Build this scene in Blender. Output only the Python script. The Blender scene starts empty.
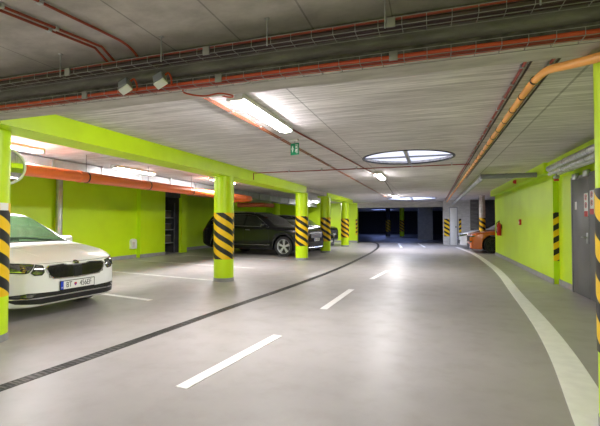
import bpy, bmesh, math, random
import numpy as np
from mathutils import Vector, Matrix
from mathutils.bvhtree import BVHTree
random.seed(4)
PI = math.pi
SC = bpy.context.scene
COL = SC.collection
R = math.radians

# ------------------------------------------------------------------ materials
def new_mat(name):
    m = bpy.data.materials.new(name); m.use_nodes = True
    nt = m.node_tree
    return m, nt, nt.nodes['Principled BSDF'], nt.nodes['Material Output']

def ramp(nt, src, a, b, ca, cb):
    r = nt.nodes.new('ShaderNodeValToRGB')
    r.color_ramp.elements[0].position = a; r.color_ramp.elements[0].color = (*ca, 1)
    r.color_ramp.elements[1].position = b; r.color_ramp.elements[1].color = (*cb, 1)
    nt.links.new(src, r.inputs[0]); return r

def noise(nt, scale, detail=3, vec=None, rough=0.5):
    n = nt.nodes.new('ShaderNodeTexNoise'); n.inputs['Scale'].default_value = scale
    n.inputs['Detail'].default_value = detail; n.inputs['Roughness'].default_value = rough
    if vec is not None: nt.links.new(vec, n.inputs['Vector'])
    return n

def objcoord(nt, scale=(1, 1, 1)):
    g = nt.nodes.new('ShaderNodeNewGeometry')
    mp = nt.nodes.new('ShaderNodeMapping'); mp.inputs['Scale'].default_value = scale
    nt.links.new(g.outputs['Position'], mp.inputs['Vector'])
    return mp.outputs['Vector']

def mat(name, col, rough=0.5, metal=0.0, coat=0.0, var=0.06, vscale=6.0, bump=0.0, bscale=40.0, spec=0.5):
    m, nt, p, o = new_mat(name)
    vec = objcoord(nt)
    n = noise(nt, vscale, 4, vec)
    lo = tuple(max(0, c * (1 - var)) for c in col); hi = tuple(min(1, c * (1 + var)) for c in col)
    r = ramp(nt, n.outputs['Fac'], 0.3, 0.7, lo, hi)
    nt.links.new(r.outputs[0], p.inputs['Base Color'])
    p.inputs['Roughness'].default_value = rough; p.inputs['Metallic'].default_value = metal
    p.inputs['Coat Weight'].default_value = coat; p.inputs['Coat Roughness'].default_value = 0.04
    p.inputs['Specular IOR Level'].default_value = spec
    if bump:
        b = nt.nodes.new('ShaderNodeBump'); b.inputs['Strength'].default_value = bump; b.inputs['Distance'].default_value = 0.01
        n2 = noise(nt, bscale, 3, vec); nt.links.new(n2.outputs['Fac'], b.inputs['Height'])
        nt.links.new(b.outputs['Normal'], p.inputs['Normal'])
    return m

def emit(name, col, s):
    m, nt, p, o = new_mat(name)
    p.inputs['Base Color'].default_value = (0.8, 0.8, 0.8, 1)
    p.inputs['Emission Color'].default_value = (*col, 1); p.inputs['Emission Strength'].default_value = s
    return m

def math_node(nt, op, a, b=None):
    n = nt.nodes.new('ShaderNodeMath'); n.operation = op
    for i, v in enumerate((a, b)):
        if v is None: continue
        if isinstance(v, (int, float)): n.inputs[i].default_value = v
        else: nt.links.new(v, n.inputs[i])
    return n.outputs[0]

def mixc(nt, fac, a, b, mode='MIX'):
    n = nt.nodes.new('ShaderNodeMix'); n.data_type = 'RGBA'; n.blend_type = mode
    if isinstance(fac, (int, float)): n.inputs[0].default_value = fac
    else: nt.links.new(fac, n.inputs[0])
    for i, v in ((6, a), (7, b)):
        if isinstance(v, tuple): n.inputs[i].default_value = (*v, 1)
        else: nt.links.new(v, n.inputs[i])
    return n.outputs[2]

def concrete(name, lo, hi, streak=(0.9, 17, 14), seams=(), bump=0.25, rough=0.75, grain=True):
    """board-marked concrete: grain runs along X, optional slab seams at given X positions"""
    m, nt, p, o = new_mat(name)
    v = objcoord(nt, streak); v2 = objcoord(nt)
    n1 = noise(nt, 1.6, 5, v, 0.65); n2 = noise(nt, 0.9, 5, v2, 0.6); n3 = noise(nt, 30, 3, v2)
    c = ramp(nt, n1.outputs['Fac'], 0.36, 0.64, lo, hi).outputs[0]
    blot = ramp(nt, n2.outputs['Fac'], 0.3, 0.72, (0.78, 0.78, 0.78), (1.0, 1.0, 1.0)).outputs[0]
    c = mixc(nt, 1.0, c, blot, 'MULTIPLY')
    if seams:
        sep = nt.nodes.new('ShaderNodeSeparateXYZ'); nt.links.new(v2, sep.inputs[0])
        tot = None
        for ax, pos, w in seams:
            d = math_node(nt, 'ABSOLUTE', math_node(nt, 'SUBTRACT', sep.outputs[ax], pos))
            s = math_node(nt, 'LESS_THAN', d, w)
            tot = s if tot is None else math_node(nt, 'MAXIMUM', tot, s)
        c = mixc(nt, math_node(nt, 'MULTIPLY', tot, 0.45), c, (0.05, 0.048, 0.045))
    nt.links.new(c, p.inputs['Base Color'])
    p.inputs['Roughness'].default_value = rough; p.inputs['Specular IOR Level'].default_value = 0.3
    b = nt.nodes.new('ShaderNodeBump'); b.inputs['Strength'].default_value = bump; b.inputs['Distance'].default_value = 0.012
    h = math_node(nt, 'ADD', n1.outputs['Fac'], math_node(nt, 'MULTIPLY', n3.outputs['Fac'], 0.25))
    nt.links.new(h, b.inputs['Height']); nt.links.new(b.outputs['Normal'], p.inputs['Normal'])
    return m

def floor_mat():
    m, nt, p, o = new_mat('epoxy_floor')
    v = objcoord(nt)
    n1 = noise(nt, 0.7, 6, v, 0.62); n2 = noise(nt, 3.2, 5, v, 0.6); n3 = noise(nt, 55, 2, v)
    c = ramp(nt, n1.outputs['Fac'], 0.3, 0.7, FLOOR_LO, FLOOR_HI).outputs[0]
    st = ramp(nt, n2.outputs['Fac'], 0.28, 0.5, (0.93, 0.91, 0.89), (1, 1, 1)).outputs[0]
    c = mixc(nt, 1.0, c, st, 'MULTIPLY')
    nt.links.new(c, p.inputs['Base Color'])
    rr = ramp(nt, n2.outputs['Fac'], 0.3, 0.7, (0.48,) * 3, (0.38,) * 3)
    nt.links.new(rr.outputs[0], p.inputs['Roughness'])
    b = nt.nodes.new('ShaderNodeBump'); b.inputs['Strength'].default_value = 0.03; b.inputs['Distance'].default_value = 0.002
    nt.links.new(n3.outputs['Fac'], b.inputs['Height']); nt.links.new(b.outputs['Normal'], p.inputs['Normal'])
    p.inputs['Specular IOR Level'].default_value = 0.5
    return m

def hazard_mat():
    m, nt, p, o = new_mat('hazard_stripes')
    uv = nt.nodes.new('ShaderNodeUVMap'); uv.uv_map = 'UVMap'
    sep = nt.nodes.new('ShaderNodeSeparateXYZ'); nt.links.new(uv.outputs[0], sep.inputs[0])
    t = math_node(nt, 'ADD', sep.outputs[1], math_node(nt, 'MULTIPLY', sep.outputs[0], 0.62))
    f = math_node(nt, 'FRACT', math_node(nt, 'DIVIDE', t, 0.252))
    s = math_node(nt, 'LESS_THAN', f, 0.53)
    n = noise(nt, 9, 4, objcoord(nt))
    y = ramp(nt, n.outputs['Fac'], 0.3, 0.7, (0.86, 0.53, 0.0), (0.92, 0.60, 0.004)).outputs[0]
    c = mixc(nt, s, (0.012, 0.012, 0.013), y)
    nt.links.new(c, p.inputs['Base Color']); p.inputs['Roughness'].default_value = 0.4
    return m

FLOOR_LO = (0.33, 0.306, 0.303); FLOOR_HI = (0.41, 0.383, 0.381)
GREEN = (0.56, 0.81, 0.007)
M = dict(
    floor=floor_mat(),
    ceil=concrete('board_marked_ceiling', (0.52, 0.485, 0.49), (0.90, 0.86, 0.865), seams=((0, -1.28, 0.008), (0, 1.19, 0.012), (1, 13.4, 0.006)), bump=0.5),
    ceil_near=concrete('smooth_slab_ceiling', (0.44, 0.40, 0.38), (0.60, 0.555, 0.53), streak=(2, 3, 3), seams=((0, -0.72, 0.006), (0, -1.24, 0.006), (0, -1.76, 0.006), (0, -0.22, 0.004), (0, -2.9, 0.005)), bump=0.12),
    beamc=concrete('beam_concrete', (0.46, 0.435, 0.40), (0.62, 0.59, 0.55), streak=(1.5, 6, 6), bump=0.2),
    darker=concrete('darker_concrete', (0.13, 0.122, 0.113), (0.24, 0.225, 0.21), streak=(1.5, 5, 9), bump=0.6),  # dark tone puts shade into the beam ledge; also used on the far pillar
    foam=mat('joint_filler', (0.10, 0.09, 0.082), 0.95, var=0.5, vscale=14, bump=1.0, bscale=25),
    wallc=concrete('block_wall', (0.55, 0.53, 0.51), (0.70, 0.68, 0.66), streak=(3, 3, 8), bump=0.3),
    hallshade=mat('hall_floor_shade', (0.10, 0.10, 0.105), 0.4, var=0.2, vscale=2),  # floor colour darkened to carry the shade of the hall
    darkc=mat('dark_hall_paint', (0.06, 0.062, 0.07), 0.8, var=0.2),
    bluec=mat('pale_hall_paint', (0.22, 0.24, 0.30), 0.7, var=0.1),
    green=mat('lime_wall_paint', GREEN, 0.42, var=0.05, vscale=1.3, bump=0.08, bscale=60),
    gcol=mat('lime_column_paint', (0.59, 0.85, 0.005), 0.36, var=0.04, vscale=3, bump=0.05, bscale=60),
    skirt=mat('grey_skirting_paint', (0.30, 0.30, 0.30), 0.5, var=0.12),
    hazard=hazard_mat(),
    white=mat('white_line_paint', (0.86, 0.84, 0.83), 0.5, var=0.05, vscale=9),
    faint=mat('worn_line_paint', (0.62, 0.61, 0.58), 0.5, var=0.15, vscale=9),
    grate=mat('dark_grating', (0.02, 0.02, 0.02), 0.55, 0.3, var=0.3, vscale=30),
    gratef=mat('grating_edge', (0.10, 0.095, 0.09), 0.5, 0.5, var=0.3, vscale=20),
    steel=mat('galvanised_steel', (0.50, 0.51, 0.53), 0.38, 0.85, var=0.15, vscale=5),
    duct=mat('galvanised_duct', (0.42, 0.43, 0.45), 0.55, 0.4, var=0.12, vscale=4),
    wire=mat('tray_wire', (0.30, 0.29, 0.27), 0.45, 0.6, var=0.1),
    red=mat('red_conduit', (0.27, 0.034, 0.016), 0.45, var=0.2, vscale=3),
    orange=mat('orange_cable', (0.52, 0.065, 0.018), 0.5, var=0.15, vscale=3),
    brown=mat('brown_orange_conduit', (0.36, 0.10, 0.03), 0.5, var=0.2, vscale=3),
    dcable=mat('dark_cable', (0.03, 0.012, 0.01), 0.5, var=0.4, vscale=3),
    opipe=mat('orange_pvc_pipe', (0.66, 0.13, 0.025), 0.32, var=0.06, vscale=2),
    opipe_shade=mat('shaded_orange_pvc_pipe', (0.34, 0.07, 0.025), 0.4, var=0.08, vscale=2),  # browned copy of the orange pipe, its shade put into the colour
    oflex=mat('yellow_orange_hose', (0.95, 0.42, 0.085), 0.4, var=0.05, vscale=2),
    rubber=mat('black_rubber', (0.014, 0.014, 0.015), 0.7, var=0.2),
    plastic=mat('black_plastic', (0.012, 0.012, 0.013), 0.4, var=0.2),
    glass=mat('tinted_glass', (0.012, 0.016, 0.012), 0.03, coat=1.0, var=0.1),
    screen=mat('greened_windscreen', (0.03, 0.06, 0.025), 0.08, 0.0, coat=0.3, var=0.1),  # green in the glass colour stands in for the mirrored lime beam
    gloss=mat('gloss_black', (0.05, 0.05, 0.052), 0.12, 0.5, coat=1.0, var=0.05),
    chrome=mat('chrome', (0.75, 0.76, 0.78), 0.12, 1.0, var=0.03),
    alloy=mat('alloy', (0.66, 0.67, 0.70), 0.3, 0.5, var=0.05),
    lens=mat('headlamp_lens', (0.20, 0.21, 0.20), 0.06, 0.75, coat=1.0, var=0.5, vscale=25),
    pwhite=mat('white_car_paint', (0.90, 0.91, 0.92), 0.3, coat=0.6, var=0.01),
    pblack=mat('black_car_paint', (0.006, 0.006, 0.008), 0.25, coat=0.3, spec=0.35, var=0.05),
    porange=mat('orange_car_paint', (0.62, 0.13, 0.012), 0.22, 0.15, coat=1.0, var=0.04),
    psilver=mat('silver_car_paint', (0.66, 0.68, 0.74), 0.28, 0.35, coat=1.0, var=0.03),
    pwht=mat('white_plastic', (0.80, 0.80, 0.79), 0.4, var=0.03),
    pltwht=mat('plate_white', (0.85, 0.85, 0.84), 0.4, var=0.02),
    blue=mat('plate_blue', (0.01, 0.06, 0.62), 0.4, var=0.04),
    ink=mat('plate_ink', (0.01, 0.01, 0.012), 0.5, var=0.1),
    redp=mat('signal_red', (0.55, 0.015, 0.012), 0.4, var=0.08),
    dgreen=mat('sign_green', (0.0, 0.24, 0.11), 0.4, var=0.05),
    door=mat('grey_steel_door', (0.16, 0.155, 0.16), 0.42, 0.35, var=0.1, vscale=3),
    greyb=mat('grey_box', (0.26, 0.27, 0.31), 0.45, var=0.06),
    foil=mat('foil_wrap', (0.72, 0.73, 0.76), 0.28, 0.9, var=0.2, vscale=18, bump=1.0, bscale=26),
    mirror=mat('mirror_face', (0.55, 0.58, 0.55), 0.05, 1.0, var=0.02),
    cardboard=mat('cardboard', (0.10, 0.085, 0.07), 0.8, var=0.2),
    tube=emit('lamp_diffuser', (1.0, 0.97, 0.975), 34.0),
    tubebay=emit('bay_lamp_diffuser', (1.0, 0.975, 0.985), 60.0),
    tubedim=emit('dim_lamp_diffuser', (1.0, 0.98, 0.96), 13.0),
    sky=emit('daylit_pane', (0.70, 0.75, 1.0), 0.26),
    skyfar=emit('daylit_pane_far', (0.58, 0.70, 1.0), 2.2),
    skyhall=emit('daylit_pane_hall', (0.30, 0.42, 1.0), 2.6),
)

# ------------------------------------------------------------------ geometry helpers
class MB:
    def __init__(s): s.v = []; s.f = []; s.uv = None
    def add(s, vs, fs):
        o = len(s.v); s.v += [tuple(v) for v in vs]; s.f += [tuple(i + o for i in f) for f in fs]; return s
    def box(s, x0, y0, z0, x1, y1, z1, m=None):
        vs = [Vector((x, y, z)) for x in (x0, x1) for y in (y0, y1) for z in (z0, z1)]
        if m is not None: vs = [m @ v for v in vs]
        return s.add(vs, [(0, 1, 3, 2), (4, 6, 7, 5), (0, 4, 5, 1), (2, 3, 7, 6), (0, 2, 6, 4), (1, 5, 7, 3)])
    def rbox(s, x0, y0, z0, x1, y1, z1, b=0.005, m=None, seg=2):
        bm = bmesh.new(); bmesh.ops.create_cube(bm, size=1)
        for v in bm.verts:
            v.co = Vector(((x0 + x1) / 2 + v.co.x * (x1 - x0), (y0 + y1) / 2 + v.co.y * (y1 - y0), (z0 + z1) / 2 + v.co.z * (z1 - z0)))
        bmesh.ops.bevel(bm, geom=bm.edges[:], offset=b, segments=seg, affect='EDGES', profile=0.5)
        bm.verts.ensure_lookup_table()
        s.add([m @ v.co if m is not None else v.co.copy() for v in bm.verts], [[v.index for v in f.verts] for f in bm.faces]); bm.free(); return s
    def tube(s, pts, r, n=8, cap=True):
        pts = [Vector(p) for p in pts]; rings = []; prev = None
        for i, p in enumerate(pts):
            t = (pts[min(i + 1, len(pts) - 1)] - pts[max(i - 1, 0)]).normalized()
            if prev is None:
                a = Vector((0, 0, 1)) if abs(t.z) < 0.9 else Vector((1, 0, 0))
                u = t.cross(a).normalized()
            else:
                u = (prev - t * prev.dot(t)).normalized()
            prev = u; w = t.cross(u)
            rr = r[i] if isinstance(r, (list, tuple)) else r
            rings.append([p + (u * math.cos(2 * PI * k / n) + w * math.sin(2 * PI * k / n)) * rr for k in range(n)])
        vs = [v for rg in rings for v in rg]; fs = []
        for i in range(len(rings) - 1):
            for k in range(n):
                a = i * n + k; b = i * n + (k + 1) % n; fs.append((a, b, b + n, a + n))
        if cap:
            fs.append(tuple(range(n - 1, -1, -1))); fs.append(tuple(range((len(rings) - 1) * n, len(rings) * n)))
        return s.add(vs, fs)
    def lathe(s, prof, n=32, m=None, closed=False):
        """profile (r,h) around Z"""
        vs = []; fs = []; k = len(prof)
        for i in range(n):
            a = 2 * PI * i / n
            for r, h in prof: vs.append(Vector((r * math.cos(a), r * math.sin(a), h)))
        for i in range(n):
            j = (i + 1) % n
            for q in range(k if closed else k - 1):
                q2 = (q + 1) % k
                fs.append((i * k + q, j * k + q, j * k + q2, i * k + q2))
        if m is not None: vs = [m @ v for v in vs]
        return s.add(vs, fs)
    def disc(s, r, h, n=32, m=None):
        vs = [Vector((r * math.cos(2 * PI * i / n), r * math.sin(2 * PI * i / n), h)) for i in range(n)]
        if m is not None: vs = [m @ v for v in vs]
        return s.add(vs, [tuple(range(n))])
    def prism(s, poly, z0, z1):
        n = len(poly)
        vs = [Vector((x, y, z0)) for x, y in poly] + [Vector((x, y, z1)) for x, y in poly]
        return s.add(vs, [tuple(range(n - 1, -1, -1)), tuple(range(n, 2 * n))] + [(i, (i + 1) % n, n + (i + 1) % n, n + i) for i in range(n)])
    def strip(s, left, right, z0, z1):
        """ribbon between two polylines (same count), with thickness"""
        n = len(left)
        vs = [(x, y, z1) for x, y in left] + [(x, y, z1) for x, y in right] + [(x, y, z0) for x, y in left] + [(x, y, z0) for x, y in right]
        fs = []
        for i in range(n - 1):
            fs += [(n + i, n + i + 1, i + 1, i), (i, i + 1, 2 * n + i + 1, 2 * n + i), (n + i + 1, n + i, 3 * n + i, 3 * n + i + 1)]
        fs += [(0, 2 * n, 3 * n, n), (n - 1, 2 * n - 1, 4 * n - 1, 3 * n - 1)]
        return s.add(vs, fs)
    def build(s, name, m, parent=None, smooth=True, ang=35, loc=None):
        me = bpy.data.meshes.new(name); me.from_pydata([tuple(v) for v in s.v], [], s.f)
        me.materials.append(m)
        bm = bmesh.new(); bm.from_mesh(me); bmesh.ops.recalc_face_normals(bm, faces=bm.faces[:]); bm.to_mesh(me); bm.free()
        if s.uv is not None:
            l = me.uv_layers.new(name='UVMap')
            for lp in me.loops: l.data[lp.index].uv = s.uv[lp.vertex_index]
        if smooth:
            me.shade_smooth(); me.set_sharp_from_angle(angle=R(ang))
        o = bpy.data.objects.new(name, me); COL.objects.link(o)
        if parent is not None: o.parent = parent
        if loc is not None: o.location = loc
        return o

def tag(o, label=None, cat=None, group=None, kind=None):
    if label: o['label'] = label
    if cat: o['category'] = cat
    if group: o['group'] = group
    if kind: o['kind'] = kind
    return o

def empty(name, loc=(0, 0, 0), rz=0.0):
    o = bpy.data.objects.new(name, None); o.empty_display_size = 0.1; COL.objects.link(o)
    o.location = loc; o.rotation_euler = (0, 0, rz); return o

def struct(o, label=None):
    o['kind'] = 'structure'
    if label: o['label'] = label
    return o

def copy_tree(o, parent=None):
    c = o.copy(); COL.objects.link(c); c.parent = parent
    for ch in list(o.children): copy_tree(ch, c)
    return c

def text_mesh(name, s, size, m, parent, mtx, depth=0.001, font_scale_x=1.0):
    cu = bpy.data.curves.new(name, 'FONT'); cu.body = s; cu.size = size; cu.align_x = 'CENTER'; cu.align_y = 'CENTER'; cu.extrude = depth
    to = bpy.data.objects.new(name + '_tmp', cu); COL.objects.link(to)
    dg = bpy.context.evaluated_depsgraph_get(); me = bpy.data.meshes.new_from_object(to.evaluated_get(dg))
    bpy.data.objects.remove(to); bpy.data.curves.remove(cu)
    me.transform(mtx @ Matrix.Diagonal((font_scale_x, 1, 1, 1)))
    me.materials.clear(); me.materials.append(m)
    o = bpy.data.objects.new(name, me); COL.objects.link(o); o.parent = parent
    return o

def smooth_path(pts, n=8):
    pts = [Vector(p) for p in pts]; out = []
    for i in range(len(pts) - 1):
        p0 = pts[max(i - 1, 0)]; p1 = pts[i]; p2 = pts[i + 1]; p3 = pts[min(i + 2, len(pts) - 1)]
        for k in range(n):
            t = k / n
            out.append(0.5 * ((2 * p1) + (p2 - p0) * t + (2 * p0 - 5 * p1 + 4 * p2 - p3) * t * t + (3 * p1 - p0 - 3 * p2 + p3) * t ** 3))
    out.append(pts[-1]); return out

CZ = 2.52      # ceiling height
# ------------------------------------------------------------------ room shell
struct(MB().box(-13, -10, -0.2, 9, 47, 0).build('floor', M['floor'], smooth=False))

SHAFT = {}
def ceiling_mesh(x0, x1, y0, y1, holes):
    """flat soffit with round holes (cx,cy,r), each inside its own square cell, plus shafts"""
    mb = MB(); z = CZ; ys = [y0]
    hs = sorted(holes, key=lambda h: h[1])
    def quad(a, b, c, d): mb.add([(a, c, z), (b, c, z), (b, d, z), (a, d, z)], [(0, 1, 2, 3)])
    y = y0
    for cx, cy, r in hs:
        h = r + 0.15
        quad(x0, x1, y, cy - h); quad(x0, cx - h, cy - h, cy + h); quad(cx + h, x1, cy - h, cy + h)
        n = 64; vs = []
        for i in range(n):
            a = 2 * PI * i / n; c, s = math.cos(a), math.sin(a); k = h / max(abs(c), abs(s))
            vs += [(cx + r * c, cy + r * s, z), (cx + k * c, cy + k * s, z), (cx + r * c, cy + r * s, z + (0.3 if cy < 10 else 0.8))]
        fs = []
        for i in range(n):
            j = (i + 1) % n
            fs += [(3 * i, 3 * i + 1, 3 * j + 1, 3 * j), (3 * i, 3 * j, 3 * j + 2, 3 * i + 2)]
        mb.add(vs, fs)
        y = cy + h
    quad(x0, x1, y, y1)
    return mb
SKY1 = (-0.44, 7.95, 0.85); SKY2 = (-1.0, 21.6, 1.25); SKY3 = (-2.2, 31.0, 1.0); SKY4 = (-4.6, 39.5, 1.2)
struct(ceiling_mesh(-13, 9, 2.6, 47, [SKY1, SKY2, SKY3, SKY4]).build('ceiling', M['ceil'], smooth=False))
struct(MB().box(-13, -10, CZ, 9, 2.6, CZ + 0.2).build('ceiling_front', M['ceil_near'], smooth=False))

def wall(name, x0, y0, x1, y1, m, z0=0, z1=CZ): return struct(MB().box(x0, y0, z0, x1, y1, z1).build(name, m, smooth=False))
wall('wall_right', 2.48, -10, 2.75, 9.5, M['green'])
wall('wall_right_rear', 2.38, 9.5, 2.75, 17.5, M['green'])
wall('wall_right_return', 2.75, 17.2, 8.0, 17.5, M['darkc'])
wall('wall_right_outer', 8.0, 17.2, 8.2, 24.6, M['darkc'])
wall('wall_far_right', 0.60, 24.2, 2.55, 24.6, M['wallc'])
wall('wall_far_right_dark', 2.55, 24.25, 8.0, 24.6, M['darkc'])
struct(MB().box(-9.0, 25.65, 0.0, 4.0, 46, 0.012).build('floor_hall_shade', M['hallshade'], smooth=False))  # thin added slab, painted dark in place of shade behind the lintel
wall('wall_far_left', -10.9, 25.3, -4.5, 25.6, M['green'])
wall('wall_left', -10.35, -10, -10.15, 11.9, M['green'])
wall('wall_left_middle', -10.35, 11.9, -9.98, 13.3, M['green'])
wall('wall_left_pier', -10.12, 14.4, -9.98, 14.78, M['green'])
wall('wall_left_rear', -11.1, 14.78, -10.8, 25.6, M['green'])
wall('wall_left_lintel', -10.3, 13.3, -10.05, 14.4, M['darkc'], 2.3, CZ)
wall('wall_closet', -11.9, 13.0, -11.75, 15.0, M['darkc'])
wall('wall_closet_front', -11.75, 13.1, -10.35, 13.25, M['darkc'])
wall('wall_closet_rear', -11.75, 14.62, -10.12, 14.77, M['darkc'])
wall('wall_back', -10.35, -10.2, 2.75, -10, M['green'])
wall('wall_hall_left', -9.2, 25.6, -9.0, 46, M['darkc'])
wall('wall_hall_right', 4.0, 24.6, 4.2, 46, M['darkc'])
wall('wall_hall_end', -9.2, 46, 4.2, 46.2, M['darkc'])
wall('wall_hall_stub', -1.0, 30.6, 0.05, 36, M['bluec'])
# skirtings
wall('baseboard_right', 2.465, 8.62, 2.48, 9.49, M['skirt'], 0, 0.11)
wall('baseboard_right_near', 2.465, -10, 2.48, 6.78, M['skirt'], 0, 0.11)
wall('baseboard_right_rear', 2.365, 9.485, 2.38, 17.5, M['skirt'], 0, 0.11)
wall('baseboard_left', -10.15, -10, -10.135, 11.88, M['skirt'], 0, 0.12)
wall('baseboard_left_middle', -9.98, 11.885, -9.965, 13.3, M['skirt'], 0, 0.12)
wall('baseboard_left_rear', -10.8, 14.8, -10.785, 25.3, M['skirt'], 0, 0.12)
wall('baseboard_far_left', -10.7, 25.285, -4.5, 25.3, M['skirt'], 0, 0.12)
# beams
BS = 2.30
b = MB(); b.box(-10.1, 2.56, 2.345, 2.47, 2.87, CZ - 0.002); b.box(-10.1, 2.53, BS, 2.47, 2.868, 2.36)
struct(b.build('trim_1', M['beamc'], smooth=False), 'bare concrete beam crossing the ceiling behind the cable trays')
struct(MB().box(-10.1, 2.505, BS + 0.012, 2.47, 2.535, 2.35).build('trim_2', M['foam'], smooth=False))
struct(MB().box(-4.57, 2.87, 2.27, -4.13, 13.25, CZ).build('trim_3', M['gcol'], smooth=False), 'lime green beam along the row of round columns')
struct(MB().box(-4.50, 13.25, 2.38, -4.2, 16.3, CZ).build('trim_4', M['beamc'], smooth=False))
struct(MB().box(-4.60, 16.3, 2.32, -4.15, 21.9, CZ).build('trim_5', M['gcol'], smooth=False))
struct(MB().box(-4.5, 25.3, 2.2, 0.62, 25.6, CZ).build('trim_6', M['beamc'], smooth=False))
struct(MB().box(2.22, 9.5, 2.30, 2.40, 17.5, CZ).build('trim_7', M['green'], smooth=False))
struct(MB().box(2.30, 3.2, 2.30, 2.48, 9.5, CZ).build('trim_8', M['green'], smooth=False))
struct(MB().box(2.02, 23.8, 0, 2.40, 24.2, CZ).build('trim_9', M['darker'], smooth=False))

struct(MB().rbox(-10.1, 2.43, 2.345, 2.47, 2.56, CZ - 0.002, 0.03, seg=3).build('trim_10', M['darker']), 'shade-toned concrete ledge above the lower cable tray')  # separate from the beam so its face can be coloured as if shaded
# ------------------------------------------------------------------ skylights
def skylight(x, y, r, pane, label, pz=0.06):
    root = empty('skylight', (x, y, CZ))
    fr = MB().lathe([(r - 0.03, 0.012), (r - 0.03, -0.012), (r + 0.015, -0.012), (r + 0.015, 0.0), (r - 0.001, 0.0), (r - 0.001, 0.012)], 64, closed=True).build('frame', M['plastic'], root)
    MB().disc(r - 0.005, pz, 64).build('pane', pane, root, smooth=False)
    g = MB(); g.box(-0.03, -r + 0.02, -0.008, 0.03, r - 0.02, 0.05)
    g.build('crossbar', M['greyb'], root, smooth=False)
    MB().box(-r + 0.02, -0.012, 0.0, r - 0.02, 0.012, 0.03).build('glazing_bar', M['greyb'], root, smooth=False)
    tag(root, label, 'skylight'); return root
skylight(*SKY1, M['sky'], 'round daylit skylight with cross bars over the middle of the lane')
skylight(*SKY2, M['skyfar'], 'far round skylight seen edge-on as a bright streak before the dark hall', 0.6)
skylight(*SKY4, M['skyhall'], 'round skylight at the far end of the dark hall', 0.6)
skylight(*SKY3, M['skyhall'], 'round skylight hidden behind the beam above the dark hall entrance', 0.6)

# ------------------------------------------------------------------ columns
def column(x, y, r, label, top, group=None, a0=0.0, skirt=True, zoff=0.0, shaft=None):
    root = empty('column', (x, y, 0))
    MB().lathe([(r, 0.0), (r, top)], 48).build('shaft', shaft or M['gcol'], root)
    if skirt: MB().lathe([(0, 0.0), (r + 0.004, 0.0), (r + 0.004, 0.075), (r, 0.078)], 48).build('base_band', M['skirt'], root)
    n = 64; mb = MB(); uv = []; rs = r + 0.005
    for i in range(n + 1):
        a = a0 + 2 * PI * i / n
        for z in (0.48, 1.48): mb.v.append((rs * math.cos(a), rs * math.sin(a), z)); uv.append((2 * PI * r * i / n, z + zoff))
        for z in (0.48, 1.48): mb.v.append(((r - 0.002) * math.cos(a), (r - 0.002) * math.sin(a), z)); uv.append((2 * PI * r * i / n, z + zoff))
    for i in range(n):
        q = 4 * i
        mb.f += [(q, q + 4, q + 5, q + 1), (q + 1, q + 5, q + 7, q + 3), (q + 2, q + 6, q + 4, q)]
    mb.uv = uv; mb.build('hazard_sleeve', M['hazard'], root)
    tag(root, label, 'column', group); return root
c1 = column(-4.556, 3.02, 0.215, 'round lime column at the left edge, in front of the white car', BS - 0.03, zoff=0.04)
MB().rbox(-0.05, -0.004, -0.04, 0.05, 0.004, 0.04, 0.002, m=Matrix.Translation((0.2185, 0.044, 1.44)) @ Matrix.Rotation(R(101.4), 4, 'Z')).build('sticker', M['pltwht'], c1)
column(-4.334, 7.81, 0.215, 'round lime column with hazard sleeve standing nearest in the open floor, left of the black SUV front', 2.27, zoff=0.10)
column(-4.22, 12.98, 0.215, 'round lime column in front of the black SUV nose', 2.27, zoff=0.02)
column(-4.30, 16.49, 0.215, 'round lime column just right of the black SUV nose', 2.32, zoff=0.15)
column(-4.40, 20.96, 0.21, 'farthest round lime column of the left row, before the green end wall', 2.32, zoff=0.07)
column(1.18, 2.90, 0.215, 'round lime column cut off by the right edge of the picture', BS, zoff=0.05)
column(2.20, 20.15, 0.13, 'grey round column between the orange and the silver car', CZ, shaft=M['wallc'], zoff=0.05)
column(-9.2, 23.2, 0.22, 'green column at the back of the bays, behind the black SUV', CZ)
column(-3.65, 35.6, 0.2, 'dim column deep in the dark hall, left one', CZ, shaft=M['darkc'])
column(-2.5, 36.0, 0.2, 'dim green column deep in the dark hall, right one', CZ)

def hazard_panel(loc, rz, w, h, label, flip=False, name='hazard_panel'):
    root = empty(name, loc, rz); mb = MB(); mb.box(-w / 2, -0.008, 0, w / 2, 0, h)
    mb.uv = [((-v[0] if flip else v[0]), v[2]) for v in mb.v]
    o = mb.build('striped_plate', M['hazard'], root, smooth=False)
    tag(root, label, 'warning panel'); return root
hazard_panel((2.43, 9.499, 0.48), 0, 0.105, 1.0, 'black and yellow striped panel on the step of the right green wall', True)
hazard_panel((0.80, 24.199, 0.48), 0, 0.30, 1.0, 'striped panel on the front corner of the far concrete wall', False)
hazard_panel((0.599, 24.36, 0.48), -PI / 2, 0.26, 1.0, 'striped panel on the side edge of the far concrete wall', True)
hazard_panel((1.50, 24.199, 0.48), 0, 0.12, 1.0, 'narrow striped panel right of the pale far door', True)
hazard_panel((-4.56, 25.299, 0.48), 0, 0.11, 1.0, 'striped panel on the corner of the far green wall', True)

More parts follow.
